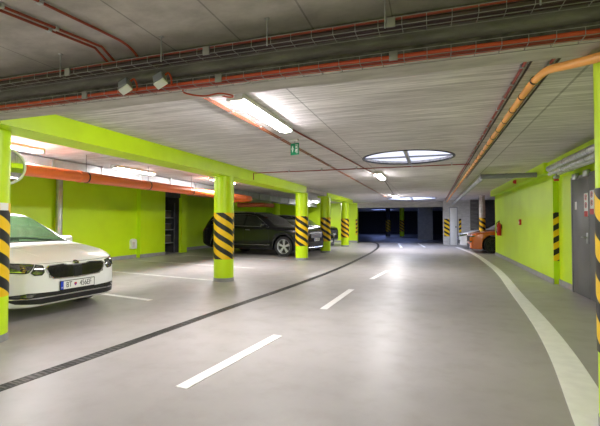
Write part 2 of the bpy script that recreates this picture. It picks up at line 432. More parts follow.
# ------------------------------------------------------------------ floor markings
def ribbon(name, L, Rr, label, cat, m=None, group=None, z=0.004):
    o = MB().strip(L, Rr, 0.0, z).build(name, m or M['white'], smooth=False); return tag(o, label, cat, group)
dashes = [((-1.84, 2.66), (-1.655, 4.22), 'nearest white lane dash in the foreground'),
          ((-1.52, 5.70), (-1.46, 7.54), 'second white lane dash, in the middle of the lane'),
          ((-1.30, 9.05), (-1.13, 10.7), 'third white lane dash, beyond the skylight'),
                    ((-1.45, 20.6), (-1.95, 25.0), 'far lane dash curving left before the dark hall'),
          ((-0.34, 21.4), (-0.82, 25.6), 'far lane dash on the right before the dark hall')]
for (a, b_, lab) in dashes:
    a = Vector(a); b_ = Vector(b_); d = (b_ - a).normalized(); n = Vector((d.y, -d.x)) * 0.055
    ribbon('lane_dash', [a - n, b_ - n], [a + n, b_ + n], lab, 'road marking', group='dashes along the lane centre')
mid = smooth_path([(0.95, 2.72, 0), (1.01, 3.2, 0), (1.17, 4.4, 0), (1.30, 5.85, 0), (1.43, 8.1, 0), (1.595, 10.7, 0), (1.65, 13.1, 0), (1.60, 17.5, 0), (1.2, 22.0, 0)], 6)
LL = []; RR = []
for i, p in enumerate(mid):
    d = (mid[min(i + 1, len(mid) - 1)] - mid[max(i - 1, 0)]).normalized(); w = 0.145 if i < 14 else 0.10
    w = 0.145 - 0.055 * min(1, i / 24); n = Vector((d.y, -d.x, 0)) * w
    LL.append(((p - n).x, (p - n).y)); RR.append(((p + n).x, (p + n).y))
ribbon('edge_line', LL, RR, 'wide white curving line along the right side of the lane', 'road marking')
bd = Vector((-math.cos(R(10.3)), math.sin(R(10.3))))
for (y, lab, l0, l1, mm) in ((5.47, 'white bay line on the floor right of the white car', 0.0, 4.6, 'white'), (7.72, 'white bay line beside the nearest open-floor column', 0.15, 5.0, 'faint'),
                         (10.13, 'white bay line in front of the dark doorway', 0.3, 5.0, 'faint'), (12.55, 'bay line along the near side of the black SUV', 0.3, 5.0, 'faint'), (2.95, 'bay line left of the white car', 0.3, 4.8, 'white')):
    s0 = Vector((-4.38, y)); a = s0 + bd * l0; e = s0 + bd * l1; n = Vector((bd.y, -bd.x)) * 0.05
    ribbon('bay_line', [a - n, e - n], [a + n, e + n], lab, 'road marking', M[mm], 'parking bay lines')
# drain channel
dp = smooth_path([(-3.7, -6, 0), (-3.30, 0.5, 0), (-3.15, 2.19, 0), (-3.08, 2.9, 0), (-3.0, 3.8, 0), (-2.88, 5.3, 0), (-2.63, 7.97, 0), (-2.46, 10.95, 0), (-2.42, 14.26, 0), (-2.45, 17.32, 0), (-2.66, 20.96, 0), (-3.2, 24.6, 0), (-3.9, 26.2, 0)], 14)
def offset(path, w):
    A = []; B = []
    for i, p in enumerate(path):
        d = (path[min(i + 1, len(path) - 1)] - path[max(i - 1, 0)]).normalized(); n = Vector((d.y, -d.x, 0)) * w
        A.append(((p - n).x, (p - n).y)); B.append(((p + n).x, (p + n).y))
    return A, B
dr = empty('drain_channel', (0, 0, 0))
A, B = offset(dp, 0.055); MB().strip(A, B, 0, 0.003).build('channel', M['grate'], dr, smooth=False)
A1, _ = offset(dp, 0.062); A2, _ = offset(dp, 0.053); e = MB().strip(A1, A2, 0, 0.006)
_, B1 = offset(dp, 0.053); _, B2 = offset(dp, 0.062); e.strip(B1, B2, 0, 0.006)
e.build('edge_rail', M['gratef'], dr, smooth=False)
gb = MB(); dist = 0
for i in range(len(dp) - 1):
    p, q = dp[i], dp[i + 1]; L_ = (q - p).length; d = (q - p) / L_
    if p.y < 1.5 or p.y > 15: continue
    k = 0.0
    while k < L_:
        c = p + d * k; ang = math.atan2(d.y, d.x)
        gb.box(-0.009, -0.05, 0.003, 0.009, 0.05, 0.006, Matrix.Translation(c) @ Matrix.Rotation(ang, 4, 'Z')); k += 0.04
tag(gb.build('grating', M['gratef'], dr, smooth=False), kind='stuff')
tag(dr, 'long dark slotted drain channel curving along the left of the lane', 'drain')

# ------------------------------------------------------------------ lamps
def prof_(w, n=10):
    return [(-w * 0.88, -0.05)] + [(-w * 0.88 * math.cos(PI * k / n), -0.05 - 0.032 * math.sin(PI * k / n)) for k in range(1, n)] + [(w * 0.88, -0.05)]
def batten(x, y, L, dm, label, rz=0.0, w=0.085):
    root = empty('ceiling_light', (x, y, CZ), rz)
    MB().rbox(-w, -L / 2, -0.052, w, L / 2, 0.0, 0.008).build('housing', M['pwht'], root)
    d = MB()
    prof = prof_(w)
    vs = []; ys = [(-L / 2 + 0.02, 0.92), (-L / 2 + 0.05, 1.0), (L / 2 - 0.05, 1.0), (L / 2 - 0.02, 0.92)]
    for yy, sc in ys: vs += [(px * sc, yy, -0.05 + (pz + 0.05) * sc) for px, pz in prof]
    k = len(prof); fs = [tuple(range(k)), tuple(range(4 * k - 1, 3 * k - 1, -1))]
    for s_ in range(3):
        for i in range(k - 1): fs.append((s_ * k + i, s_ * k + i + 1, (s_ + 1) * k + i + 1, (s_ + 1) * k + i))
    d.add(vs, fs); d.build('diffuser', dm, root)
    for yy in (-L / 2 + 0.012, L / 2 - 0.012): MB().rbox(-w * 1.02, yy - 0.016, -0.075, w * 1.02, yy + 0.016, -0.002, 0.006).build('end_cap', M['pwht'], root)
    tag(root, label, 'light', 'batten lights on the ceiling'); return root
batten(-1.80, 4.16, 1.45, M['tube'], 'largest lit batten light over the lane, just past the cable trays')
batten(-1.28, 10.5, 1.3, M['tube'], 'lit batten light over the lane beyond the round skylight')
batten(-1.62, 18.9, 1.3, M['tubebay'], 'small far lit batten light over the lane, before the far skylight', 0)
batten(-2.2, -2.3, 1.3, M['tube'], 'batten light over the lane behind the camera')
batten(0.6, -2.8, 1.3, M['tube'], 'added fill batten behind the camera on the right')  # unseen lamp added as fill
batten(-2.2, -7.5, 1.3, M['tubebay'], 'rearmost added fill batten behind the camera')  # out of view, added for more ambient light
batten(-6.30, 4.40, 1.3, M['tubebay'], 'lit batten light above the white car, behind the left edge column')
batten(-6.55, 7.6, 1.3, M['tubedim'], 'added batten light above the thick orange pipe, between the two green columns')  # extra lamp added to brighten the left bay walls
batten(-5.75, 10.3, 1.3, M['tubebay'], 'lit batten light behind the top of the nearest open-floor column')
batten(-6.5, 22.3, 1.3, M['tubebay'], 'far batten light in the bays beyond the black SUV')
batten(-6.3, -2.0, 1.3, M['tubebay'], 'added fill batten over the bays behind the camera')  # added out of view to fill the bays with light

# ------------------------------------------------------------------ cable trays, conduits
def tray(yc, z, label, x0=-9.9, x1=2.4, hw=0.055, h=0.045):
    root = empty('cable_tray', (0, yc, z)); m_ = MB(); r = 0.0022
    for yy, zz in ((-hw, h), (-hw, 0), (0, 0), (hw, 0), (hw, h)):
        m_.tube([(x0, yy, zz), (x1, yy, zz)], r, 5)
    x = x0
    while x < x1:
        m_.tube([(x, -hw, h), (x, -hw, 0), (x, hw, 0), (x, hw, h)], r, 5); x += 0.13
    m_.build('wire_basket', M['wire'], root)
    k = -8.4
    for i in range(9):
        p = MB().rbox(-0.025, -hw - 0.006, -0.008, 0.025, -hw + 0.004, h + 0.004, 0.002, m=Matrix.Translation((k, 0, 0))); p.build('coupling_plate', M['wire'], root); k += 1.17
    tag(root, label, 'cable tray'); return root
tray(2.30, 2.362, 'upper wire cable tray hanging just under the ceiling')
tray(2.455, 2.236, 'lower wire cable tray carrying orange cables under the concrete beam')

def cable(pts, r, m, label, name='cable', cat='cable', group=None, n=8):
    return tag(MB().tube(pts, r, n).build(name, m), label, cat, group)
def wob(x0, x1, y, z, a=0.004, step=0.25):
    out = []; x = x0
    while x <= x1: out.append((x, y + random.uniform(-a, a), z + random.uniform(-a, a) * 0.4)); x += step
    return out
cable(wob(-9.8, 2.3, 2.420, 2.256), 0.013, M['orange'], 'thick orange cable at the front of the lower tray')
cable(wob(-9.8, 2.3, 2.452, 2.252), 0.011, M['red'], 'red cable in the middle of the lower tray')
cable(wob(-9.8, 2.3, 2.485, 2.254), 0.012, M['orange'], 'orange cable at the back of the lower tray')
cable(wob(-9.8, 2.3, 2.268, 2.383), 0.016, M['dcable'], 'dark cable at the front of the upper tray')
cable(wob(-9.8, 2.3, 2.305, 2.385), 0.017, M['dcable'], 'dark cable in the middle of the upper tray')
cable(wob(-9.8, 2.3, 2.338, 2.382), 0.014, M['dcable'], 'dark cable at the back of the upper tray')
cable(wob(-9.8, 2.3, 2.262, 2.408), 0.008, M['red'], 'thin red cable along the top of the upper tray')
# hanger rods
for i, x in enumerate((-3.44, -2.61, -1.72, -0.95, -0.24, 0.52)):
    rt = MB().tube([(x, 2.236, 2.35), (x, 2.236, CZ)], 0.0045, 8); rt.rbox(x - 0.014, 2.224, CZ - 0.006, x + 0.014, 2.248, CZ, 0.002)
    o = rt.build('hanger_rod', M['steel'])
    tag(o, ('leftmost hanger rod of the upper tray, near the left picture edge', 'second hanger rod from the left on the upper tray', 'hanger rod above the right tilted floodlight', 'hanger rod of the upper tray over the near end of the largest lamp',
            'hanger rod of the upper tray near the top middle', 'rightmost hanger rod of the upper tray')[i], 'rod', 'hanger rods of the upper tray')
# conduits
def conduit(pts, r, m, label, clips=(), axis='y', group=None):
    root = empty('conduit', (0, 0, 0)); MB().tube(pts, r, 8).build('pipe', m, root)
    for c in clips:
        q = MB()
        if axis == 'y': q.rbox(c[0] - r - 0.009, c[1] - 0.010, c[2] - r - 0.004, c[0] + r + 0.009, c[1] + 0.010, CZ - 0.003, 0.002)
        else: q.rbox(c[0] - 0.010, c[1] - r - 0.009, c[2] - r - 0.004, c[0] + 0.010, c[1] + r + 0.009, CZ - 0.003, 0.002)
        q.build('clip', M['steel'], root)
    tag(root, label, 'conduit', group); return root
def clipsy(x, ys, z): return [(x, y, z) for y in ys]
zc = 2.502
for i, (x, lab) in enumerate(((-2.33, 'left of the two parallel red conduits on the near ceiling'), (-2.27, 'right of the two parallel red conduits on the near ceiling'))):
    conduit([(x - 0.47, -0.5, zc), (x - 0.04, 1.65, zc), (x + 0.08, 2.2, zc), (x + 0.10, 2.31, 2.43)], 0.009, M['red'], lab, [(x - 0.04 + (y - 1.65) * 0.2, y, zc) for y in (0.7, 1.2, 1.6, 1.9)])
conduit(smooth_path([(-2.35, -0.5, zc), (-2.21, 0.6, zc), (-2.07, 1.64, zc), (-2.01, 2.05, zc), (-1.985, 2.2, zc - 0.01), (-1.97, 2.29, 2.45), (-1.97, 2.31, 2.40)], 6), 0.009, M['red'], 'single red conduit on the near ceiling that bends down into the tray', [(-2.21, 0.6, zc), (-2.07, 1.64, zc)])
ysl = [3.2 + 0.75 * k for k in range(22)]
conduit([(-2.13, 2.88, zc), (-2.13, 20.0, zc)], 0.009, M['brown'], 'left of the two long conduits left of the lane lights', clipsy(-2.13, ysl, zc))
conduit([(-2.09, 2.88, zc), (-2.09, 20.0, zc)], 0.008, M['brown'], 'right of the two long conduits left of the lane lights', clipsy(-2.09, ysl, zc))
conduit([(-1.76, 4.85, zc), (-1.40, 9.8, zc)], 0.011, M['red'], 'conduit running from the largest lamp to the next lane lamp', clipsy(-1.58, (7.3,), zc))
conduit([(-1.28, 11.2, zc), (-1.6, 18.2, zc)], 0.011, M['dcable'], 'dark conduit running from the second lane lamp to the third', ())
conduit([(-4.12, 8.88, 2.31), (-4.12, 8.88, 2.472), (-4.05, 8.88, 2.472), (0.75, 8.88, 2.472)], 0.011, M['red'], 'red conduit crossing the ceiling behind the round skylight', [(x, 8.88, 2.472) for x in (-3.2, -2.4, -1.6, -0.4, 0.4)], 'x')
conduit([(0.69, 2.88, zc), (0.69, 23.8, zc)], 0.012, M['red'], 'red conduit left of the orange hose on the right ceiling', clipsy(0.69, [3.1 + 0.42 * k for k in range(16)], zc))
conduit([(0.73, 2.88, zc), (0.73, 23.8, zc)], 0.009, M['dcable'], 'dark conduit beside the red one left of the orange hose', ())
conduit([(0.88, 2.88, zc), (0.88, 12, zc)], 0.012, M['red'], 'red conduit right of the orange hose on the right ceiling', clipsy(0.88, [3.1 + 0.42 * k for k in range(16)], zc))
conduit([(0.92, 2.88, zc), (0.92, 12, zc)], 0.009, M['dcable'], 'dark conduit right of the orange hose', ())
conduit([(-5.1, 3.0, zc), (-5.1, 14, zc)], 0.011, M['red'], 'red conduit on the bay ceiling behind the green beam', clipsy(-5.1, (4, 6, 8, 10, 12), zc))
conduit([(-5.45, 5.3, zc), (-5.45, 9.5, zc)], 0.009, M['red'], 'thin red conduit between the two lamps above the bays', clipsy(-5.45, (6.5, 8), zc))

# orange hose on the right
hp = [(0.79, 23.8, 2.42)] + [(0.79, y, 2.42) for y in (20, 16, 12, 9, 7, 6, 5, 4.4, 3.9)] + [(0.795, 3.6, 2.41), (0.805, 3.3, 2.375), (0.845, 3.05, 2.31), (0.915, 2.85, 2.262), (1.0, 2.62, 2.215), (1.14, 2.4, 2.19), (1.5, 2.0, 2.18)]
hose = empty('hose', (0, 0, 0)); MB().tube(smooth_path(hp, 6), 0.029, 14).build('tube', M['oflex'], hose)
for y in [3.62 + 0.46 * k for k in range(28)]:
    z = 2.42 if y > 3.7 else 2.412
    MB().lathe([(0.0295, -0.008), (0.0335, -0.008), (0.0335, 0.008), (0.0295, 0.008)], 16, Matrix.Translation((0.79, y, z)) @ Matrix.Rotation(PI / 2, 4, 'X'), True).build('clamp', M['plastic'], hose)
tag(hose, 'orange flexible hose clamped along the right ceiling and bending towards the right edge', 'hose')

# floodlights on the lower tray
def flood(x, y, z, label):
    root = empty('floodlight', (x, y, z), R(8)); mt = Matrix.Rotation(R(-28), 4, 'Y') @ Matrix.Rotation(R(-30), 4, 'X')
    MB().rbox(-0.04, -0.03, -0.04, 0.04, 0.022, 0.045, 0.006, mt).build('body', M['greyb'], root)
    MB().rbox(-0.036, -0.036, -0.036, 0.036, -0.029, 0.040, 0.002, mt).build('front_panel', M['greyb'], root)
    MB().rbox(-0.042, -0.032, -0.055, 0.042, 0.02, -0.038, 0.004, mt).build('rim', M['pwht'], root)
    MB().tube(smooth_path([(0.01, 0.02, 0.03), (0.03, 0.05, 0.07), (0.05, 0.06, 0.03), (0.05, 0.06, -0.02)], 5), 0.007, 6).build('cord', M['orange'], root)
    tag(root, label, 'light', 'tilted floodlights on the lower tray'); return root
flood(-2.10, 2.335, 2.255, 'left of the two small grey tilted floodlights on the lower tray')
flood(-1.80, 2.335, 2.265, 'right of the two small grey tilted floodlights on the lower tray')
cable(smooth_path([(-1.72, 2.50, 2.275), (-1.76, 2.56, 2.245), (-1.66, 2.66, 2.24), (-1.56, 2.74, 2.275), (-1.50, 2.84, 2.28), (-1.60, 2.89, 2.30), (-2.0, 2.95, 2.46), (-2.11, 3.0, 2.49)], 6), 0.006, M['orange'], 'loose orange cord looping under the beam right of the floodlights', 'cord', 'cord')

# ------------------------------------------------------------------ exit sign
sg = empty('exit_sign', (-1.95, 5.66, CZ), R(-16))
MB().rbox(-0.09, -0.02, -0.03, 0.06, 0.02, 0.0, 0.005).build('ceiling_plate', M['pwht'], sg)
MB().rbox(-0.005, -0.005, -0.06, 0.005, 0.005, -0.03, 0.002).build('stem', M['steel'], sg)
MB().rbox(-0.075, -0.006, -0.235, 0.075, 0.006, -0.06, 0.003).build('panel', M['dgreen'], sg)
s_ = MB()
def flat(poly, y=-0.0068): # small raised pictogram piece on the panel face
    n = len(poly); s_.add([(x, y, z) for x, z in poly] + [(x, -0.005, z) for x, z in poly], [tuple(range(n))] + [(i, (i + 1) % n, n + (i + 1) % n, n + i) for i in range(n)])
flat([(-0.036, -0.09), (-0.022, -0.125), (-0.031, -0.125), (-0.031, -0.16), (-0.022, -0.16), (-0.036, -0.20), (-0.05, -0.16), (-0.041, -0.16), (-0.041, -0.125), (-0.05, -0.125)])
flat([(-0.058, -0.136), (-0.014, -0.136), (-0.014, -0.149), (-0.058, -0.149)])
flat([(0.012, -0.082), (0.062, -0.082), (0.062, -0.09), (0.012, -0.09)]); flat([(0.054, -0.09), (0.062, -0.09), (0.062, -0.215), (0.054, -0.215)])
flat([(0.018, -0.10), (0.042, -0.10), (0.042, -0.13), (0.03, -0.14), (0.018, -0.13)]); flat([(0.02, -0.145), (0.046, -0.15), (0.04, -0.215), (0.032, -0.215), (0.03, -0.17), (0.018, -0.2), (0.01, -0.19)])
s_.build('pictogram', M['pltwht'], sg, smooth=False)
tag(sg, 'small green emergency exit sign hanging from the ceiling past the largest lamp', 'sign')

# ------------------------------------------------------------------ left bay services
def collar_pipe(name, pts, r, m, label, cat, cl, cm=None, cw=0.02, n=20, cr=0.008):
    root = empty(name, (0, 0, 0)); MB().tube(pts, r, n).build('pipe', m, root)
    for c, ax in cl:
        mt = Matrix.Translation(c)
        if ax == 'y': mt = mt @ Matrix.Rotation(PI / 2, 4, 'X')
        if ax == 'x': mt = mt @ Matrix.Rotation(PI / 2, 4, 'Y')
        MB().lathe([(r - 0.002, -cw), (r + cr, -cw), (r + cr, cw), (r - 0.002, cw)], n, mt, True).build('collar', cm or m, root)
    tag(root, label, cat); return root
zp = 2.10
elb = [(-6.05, y, zp) for y in (3.2, 8, 11, 12.6)] + [(-6.05 - 0.5 * (1 - math.cos(a)), 12.6 + 0.5 * math.sin(a), zp) for a in [PI / 2 * k / 6 for k in range(1, 7)]] + [(-6.85, 13.1, zp), (-6.9, 13.1, zp)]
collar_pipe('drain_pipe', elb, 0.10, M['opipe'], 'thick orange plastic pipe running under the bay ceiling along the left wall', 'pipe',
            [((-6.05, y, zp), 'y') for y in (5.6, 7.3, 9.0, 10.7, 12.3)] + [((-6.86, 13.1, zp), 'x')], None, 0.03)
for y in (5.75, 7.45, 9.15, 10.85):
    h = MB().lathe([(0.1, -0.012), (0.108, -0.012), (0.108, 0.012), (0.099, 0.012)], 20, Matrix.Translation((-6.05, y, zp)) @ Matrix.Rotation(PI / 2, 4, 'X'), True); h.tube([(-6.05, y, zp + 0.105), (-6.05, y, CZ)], 0.005, 6)
    tag(h.build('pipe_hanger', M['plastic']), {5.75: 'pipe hanger nearest the left edge on the thick orange pipe', 7.45: 'second pipe hanger on the thick orange pipe', 9.15: 'third pipe hanger on the thick orange pipe', 10.85: 'pipe hanger on the orange pipe behind the open-floor column'}[y], 'hanger', 'hangers of the thick orange pipe')
collar_pipe('drain_pipe', smooth_path([(-7.3, 14.3, 1.96), (-6.7, 14.22, 1.96), (-6.35, 14.32, 1.96), (-6.22, 14.7, 1.96), (-6.2, 15.2, 1.96)], 6), 0.085, M['opipe_shade'], 'dim orange pipe bend just above the black SUV roof', 'pipe', [((-6.2, 15.15, 1.96), 'y'), ((-7.25, 14.29, 1.96), 'x')], None, 0.03)
hx = MB().tube([(-6.2, 14.95, 2.04), (-6.2, 14.95, CZ - 0.002)], 0.006, 6).build('hanger_rod', M['steel'], bpy.data.objects['drain_pipe.001'])
du = empty('air_duct', (-7.2, 0, 2.365))
MB().box(-0.25, 4.5, -0.12, 0.25, 24.5, 0.13).build('duct_body', M['duct'], du, smooth=False)
for k in range(17): MB().box(-0.275, 4.6 + 1.22 * k - 0.018, -0.14, 0.275, 4.6 + 1.22 * k + 0.018, 0.15).build('flange', M['steel'], du, smooth=False)
tag(du, 'long rectangular galvanised air duct behind the orange pipe', 'duct')
collar_pipe('downpipe', [(-10.03, 8.62, 0), (-10.03, 8.62, 2.5)], 0.085, M['steel'], 'vertical galvanised downpipe on the left green wall behind the white car', 'pipe', [((-10.03, 8.62, z), 'z') for z in (0.3, 1.35, 2.2)], None, 0.02)
mb_ = empty('meter_cover', (-10.15, 11.68, 0.34))
pl = MB(); pr = [(-0.13, 0), (0.13, 0), (0.13, 0.25)] + [(0.13 * math.cos(a), 0.25 + 0.10 * math.sin(a)) for a in [PI * k / 10 for k in range(1, 10)]] + [(-0.13, 0.25)]
n = len(pr); pl.add([(0, a, c) for a, c in pr] + [(0.10, a, c) for a, c in pr], [tuple(range(n)), tuple(range(2 * n - 1, n - 1, -1))] + [(i, (i + 1) % n, n + (i + 1) % n, n + i) for i in range(n)])
pl.build('housing', M['pwht'], mb_); MB().rbox(0.10, -0.10, 0.04, 0.106, 0.02, 0.24, 0.003).build('lid', M['faint'], mb_)
tag(mb_, 'small white rounded box low on the left green wall', 'box')
# rack in the dark doorway
rk = empty('storage_rack', (-10.78, 14.12, 0))
for (x, y) in ((-0.35, -0.35), (0.35, -0.35), (-0.35, 0.4), (0.35, 0.4)): MB().box(x - 0.02, y - 0.02, 0, x + 0.02, y + 0.02, 2.1).build('post', M['steel'], rk, smooth=False)
for z in (0.4, 0.95, 1.45): MB().box(-0.37, -0.37, z, 0.37, 0.42, z + 0.03).build('shelf', M['duct'], rk, smooth=False)
tag(rk, 'metal storage rack inside the dark doorway of the left wall', 'rack')
for i, (z, s, lab) in enumerate(((0.43, 0.32, 'dim box on the bottom shelf in the dark doorway'), (0.98, 0.25, 'dim box on the middle shelf in the dark doorway'), (1.48, 0.3, 'dim box on the top shelf in the dark doorway'))):
    bx = empty('storage_box', (-10.76, 14.1, z)); MB().rbox(-0.25, -0.28, 0, 0.25, 0.3, s * 0.9, 0.01).build('carton', M['cardboard'], bx); MB().rbox(-0.26, -0.29, s * 0.9, 0.26, 0.31, s, 0.006).build('lid', M['greyb'], bx); tag(bx, lab, 'box', 'boxes in the doorway rack')
dl = empty('closet_door', (-10.2, 13.32, 0)); MB().box(-1.0, 0.0, 0.02, 0.0, 0.04, 2.28).build('leaf', M['greyb'], dl, smooth=False)
MB().tube([(-0.85, 0.04, 1.0), (-0.85, 0.09, 1.0), (-0.74, 0.09, 1.0)], 0.009).build('handle', M['steel'], dl); tag(dl, 'grey door leaf standing open in the dark doorway of the left wall', 'door')
# safety mirror behind the left edge column
mr = empty('traffic_mirror', (-5.14, 3.58, 1.99)); mt = Matrix.Rotation(R(62), 4, 'Z') @ Matrix.Rotation(R(72), 4, 'X')
dome = [(0.0, 0.05)] + [(0.25 * k / 10, 0.05 * (1 - (k / 10) ** 2)) for k in range(1, 11)]
MB().lathe(dome, 40, mt).build('mirror_face', M['mirror'], mr)
MB().lathe([(0.245, -0.012), (0.268, -0.012), (0.268, 0.014), (0.245, 0.014)], 40, mt, True).build('rim', M['pwht'], mr)
MB().lathe([(0.0, -0.03), (0.2, -0.02), (0.25, -0.005)], 40, mt).build('back_shell', M['gcol'], mr)
MB().tube([(0, 0, -0.02), (0.05, -0.1, 0.05), (0.30, -0.42, 0.05)], 0.014).build('bracket', M['steel'], mr)
tag(mr, 'round green-faced safety mirror with white rim behind the left edge column', 'mirror')

# ------------------------------------------------------------------ right wall items
d1 = empty('door_1', (2.48, 7.7, 0)); d1['kind'] = 'structure'; d1['label'] = 'grey steel double door in the right green wall'
MB().rbox(-0.035, 0.02, 0.01, -0.005, 0.82, 2.03, 0.004).build('leaf', M['door'], d1)
MB().rbox(-0.035, -0.82, 0.01, -0.005, 0.01, 2.03, 0.004).build('leaf', M['door'], d1)
f = MB(); f.box(-0.04, 0.82, 0, 0, 0.88, 2.09); f.box(-0.04, -0.88, 0, 0, -0.82, 2.09); f.box(-0.04, -0.82, 2.03, 0, 0.82, 2.09); f.build('frame', M['door'], d1, smooth=False)
for y in (0.60, 0.05):
    MB().rbox(-0.075, y - 0.09, 2.04, -0.02, y + 0.10, 2.14, 0.005).build('door_closer', M['steel'], d1)
hd = MB(); hd.tube([(-0.035, 0.09, 1.02), (-0.085, 0.09, 1.02), (-0.085, 0.22, 1.02)], 0.010); hd.rbox(-0.045, 0.06, 0.92, -0.033, 0.12, 1.10, 0.004); hd.build('handle', M['steel'], d1)
MB().rbox(-0.038, 0.58, 1.50, -0.034, 0.68, 1.64, 0.002).build('notice', M['pltwht'], d1)
for i, (y, dz) in enumerate(((0.13, 0.0), (-0.13, 0.03))):
    s = MB().rbox(-0.039, y - 0.085, 1.38 + dz, -0.034, y + 0.085, 1.76 + dz, 0.002).build('prohibition_sign', M['pltwht'], d1)
    s['label'] = ('white sign with red symbols, the left one on the grey door', 'white sign with red symbols, the right one on the grey door')[i]
    q = MB(); mtx = lambda z: Matrix.Translation((-0.0395, y, z)) @ Matrix.Rotation(-PI / 2, 4, 'Y')
    for z in (1.69 + dz, 1.56 + dz):
        q.lathe([(0.036, 0), (0.05, 0), (0.05, 0.0015), (0.036, 0.0015)], 24, mtx(z), True); q.box(-0.006, -0.042, 0, 0.006, 0.042, 0.0015, mtx(z) @ Matrix.Rotation(R(45), 4, 'Z'))
    q.box(-0.041, y - 0.08, 1.37 + dz, -0.039, y + 0.08, 1.46 + dz); q.build('red_mark', M['redp'], s, smooth=False)
    k = MB(); k.box(-0.0415, y - 0.012, 1.665 + dz, -0.0395, y + 0.012, 1.715 + dz); k.box(-0.0415, y - 0.015, 1.535 + dz, -0.0395, y + 0.015, 1.585 + dz); k.build('black_mark', M['ink'], s, smooth=False)
# fire extinguisher
fe = empty('fire_extinguisher', (2.285, 15.9, 0.80))
MB().lathe([(0, 0), (0.065, 0.0), (0.075, 0.015), (0.075, 0.38), (0.06, 0.43), (0.03, 0.455), (0.025, 0.48), (0, 0.48)], 24).build('cylinder', M['redp'], fe)
v = MB().rbox(-0.025, -0.02, 0.48, 0.025, 0.02, 0.52, 0.004); v.tube([(0, 0, 0.50), (0, -0.10, 0.55)], 0.009, 6); v.tube([(0, 0, 0.51), (0, -0.09, 0.51)], 0.008, 6); v.build('valve', M['plastic'], fe)
MB().tube(smooth_path([(-0.02, 0, 0.50), (-0.09, -0.02, 0.42), (-0.1, -0.02, 0.25), (-0.085, -0.01, 0.1)], 6), 0.011).build('hose', M['plastic'], fe)
MB().rbox(-0.078, -0.05, 0.14, -0.07, 0.05, 0.30, 0.003).build('paper_label', M['pltwht'], fe); MB().rbox(0.06, -0.03, 0.25, 0.095, 0.03, 0.40, 0.003).build('wall_bracket', M['plastic'], fe)
tag(fe, 'red fire extinguisher hung at the far end of the right green wall', 'fire extinguisher')
fa = empty('fire_alarm_box', (2.38, 12.65, 1.2)); MB().rbox(-0.05, -0.055, 0, 0, 0.055, 0.16, 0.006).build('box', M['redp'], fa); MB().rbox(-0.056, -0.03, 0.04, -0.049, 0.03, 0.10, 0.002).build('press_plate', M['pltwht'], fa)
tag(fa, 'small red alarm box in the middle of the right green wall', 'alarm')
sr = empty('siren', (2.22, 12.4, 2.40)); MB().lathe([(0, 0), (0.05, 0), (0.05, 0.05), (0.03, 0.075), (0, 0.075)], 16, Matrix.Rotation(-PI / 2, 4, 'Y')).build('horn', M['redp'], sr); MB().rbox(-0.012, -0.06, -0.06, 0.0, 0.06, 0.06, 0.003).build('base_plate', M['redp'], sr)
tag(sr, 'dark red siren high on the right wall beam', 'alarm')
collar_pipe('pipe', [(1.13, 10.06, 2.32), (1.13, 23.9, 2.32)], 0.06, M['duct'], 'pale grey pipe under the right ceiling running away from the corner', 'pipe', [((1.13, y, 2.32), 'y') for y in (10.5, 13, 16, 19)], None, 0.03)
collar_pipe('pipe', [(1.06, 10.0, 2.32), (2.2, 10.0, 2.32)], 0.055, M['greyb'], 'dark grey pipe crossing from the pale pipe to the right green wall', 'pipe', [((1.6, 10.0, 2.32), 'x')], None, 0.02)
for i, (x, z, r, lab, y1) in enumerate(((2.16, 2.30, 0.065, 'uppermost foil-wrapped pipe at the top right', 9.1), (2.24, 2.19, 0.05, 'outer foil-wrapped pipe at the top right, nearest the wall', 9.0), (2.11, 2.18, 0.038, 'innermost and thinnest foil-wrapped pipe at the top right', 8.9))):
    pts = [(x + random.uniform(-.004, .004), y, z + random.uniform(-.004, .004)) for y in [3.4 + 0.2 * k for k in range(int((y1 - 3.4) / 0.2))]]
    collar_pipe('insulated_pipe', pts, r, M['foil'], lab, 'pipe', [((x, y, z), 'y') for y in (4.5, 5.6, 6.7, 7.8)], M['steel'], 0.012, 14, 0.005)
rv = empty('valve', (2.14, 8.3, 2.09)); MB().rbox(-0.04, -0.05, -0.03, 0.04, 0.05, 0.03, 0.01).build('body', M['steel'], rv); MB().lathe([(0, -0.07), (0.04, -0.07), (0.045, -0.055), (0.04, -0.04), (0, -0.04)], 16).build('hand_wheel', M['redp'], rv); MB().tube([(0, 0, -0.05), (0, 0, 0.07)], 0.012).build('stem', M['steel'], rv)
tag(rv, 'red-wheeled valve under the foil-wrapped pipes', 'valve')
# far door in the concrete wall
d2 = empty('door_2', (1.155, 24.2, 0)); d2['kind'] = 'structure'; d2['label'] = 'pale door in the far concrete wall'
MB().rbox(-0.18, -0.03, 0.01, 0.18, -0.002, 2.1, 0.005).build('leaf', M['pwht'], d2); MB().box(-0.21, -0.02, 0, -0.18, 0, 2.14).box(0.18, -0.02, 0, 0.21, 0, 2.14).box(-0.18, -0.02, 2.1, 0.18, 0, 2.14).build('frame', M['greyb'], d2, smooth=False)
MB().rbox(0.10, -0.06, 0.98, 0.15, -0.03, 1.06, 0.006).build('handle', M['plastic'], d2)

# ------------------------------------------------------------------ cars
def pchip(xs, ys, q):
    xs = np.array(xs, float); ys = np.array(ys, float); h = np.diff(xs); d = np.diff(ys) / h; m = np.zeros(len(xs)); m[0] = d[0]; m[-1] = d[-1]
    for i in range(1, len(xs) - 1):
        if d[i - 1] * d[i] > 0:
            w1 = 2 * h[i] + h[i - 1]; w2 = h[i] + 2 * h[i - 1]; m[i] = (w1 + w2) / (w1 / d[i - 1] + w2 / d[i])
    i = np.clip(np.searchsorted(xs, q) - 1, 0, len(xs) - 2); t = (q - xs[i]) / h[i]
    return ((2 * t**3 - 3 * t**2 + 1) * ys[i] + (t**3 - 2 * t**2 + t) * h[i] * m[i] + (-2 * t**3 + 3 * t**2) * ys[i + 1] + (t**3 - t**2) * h[i] * m[i + 1])

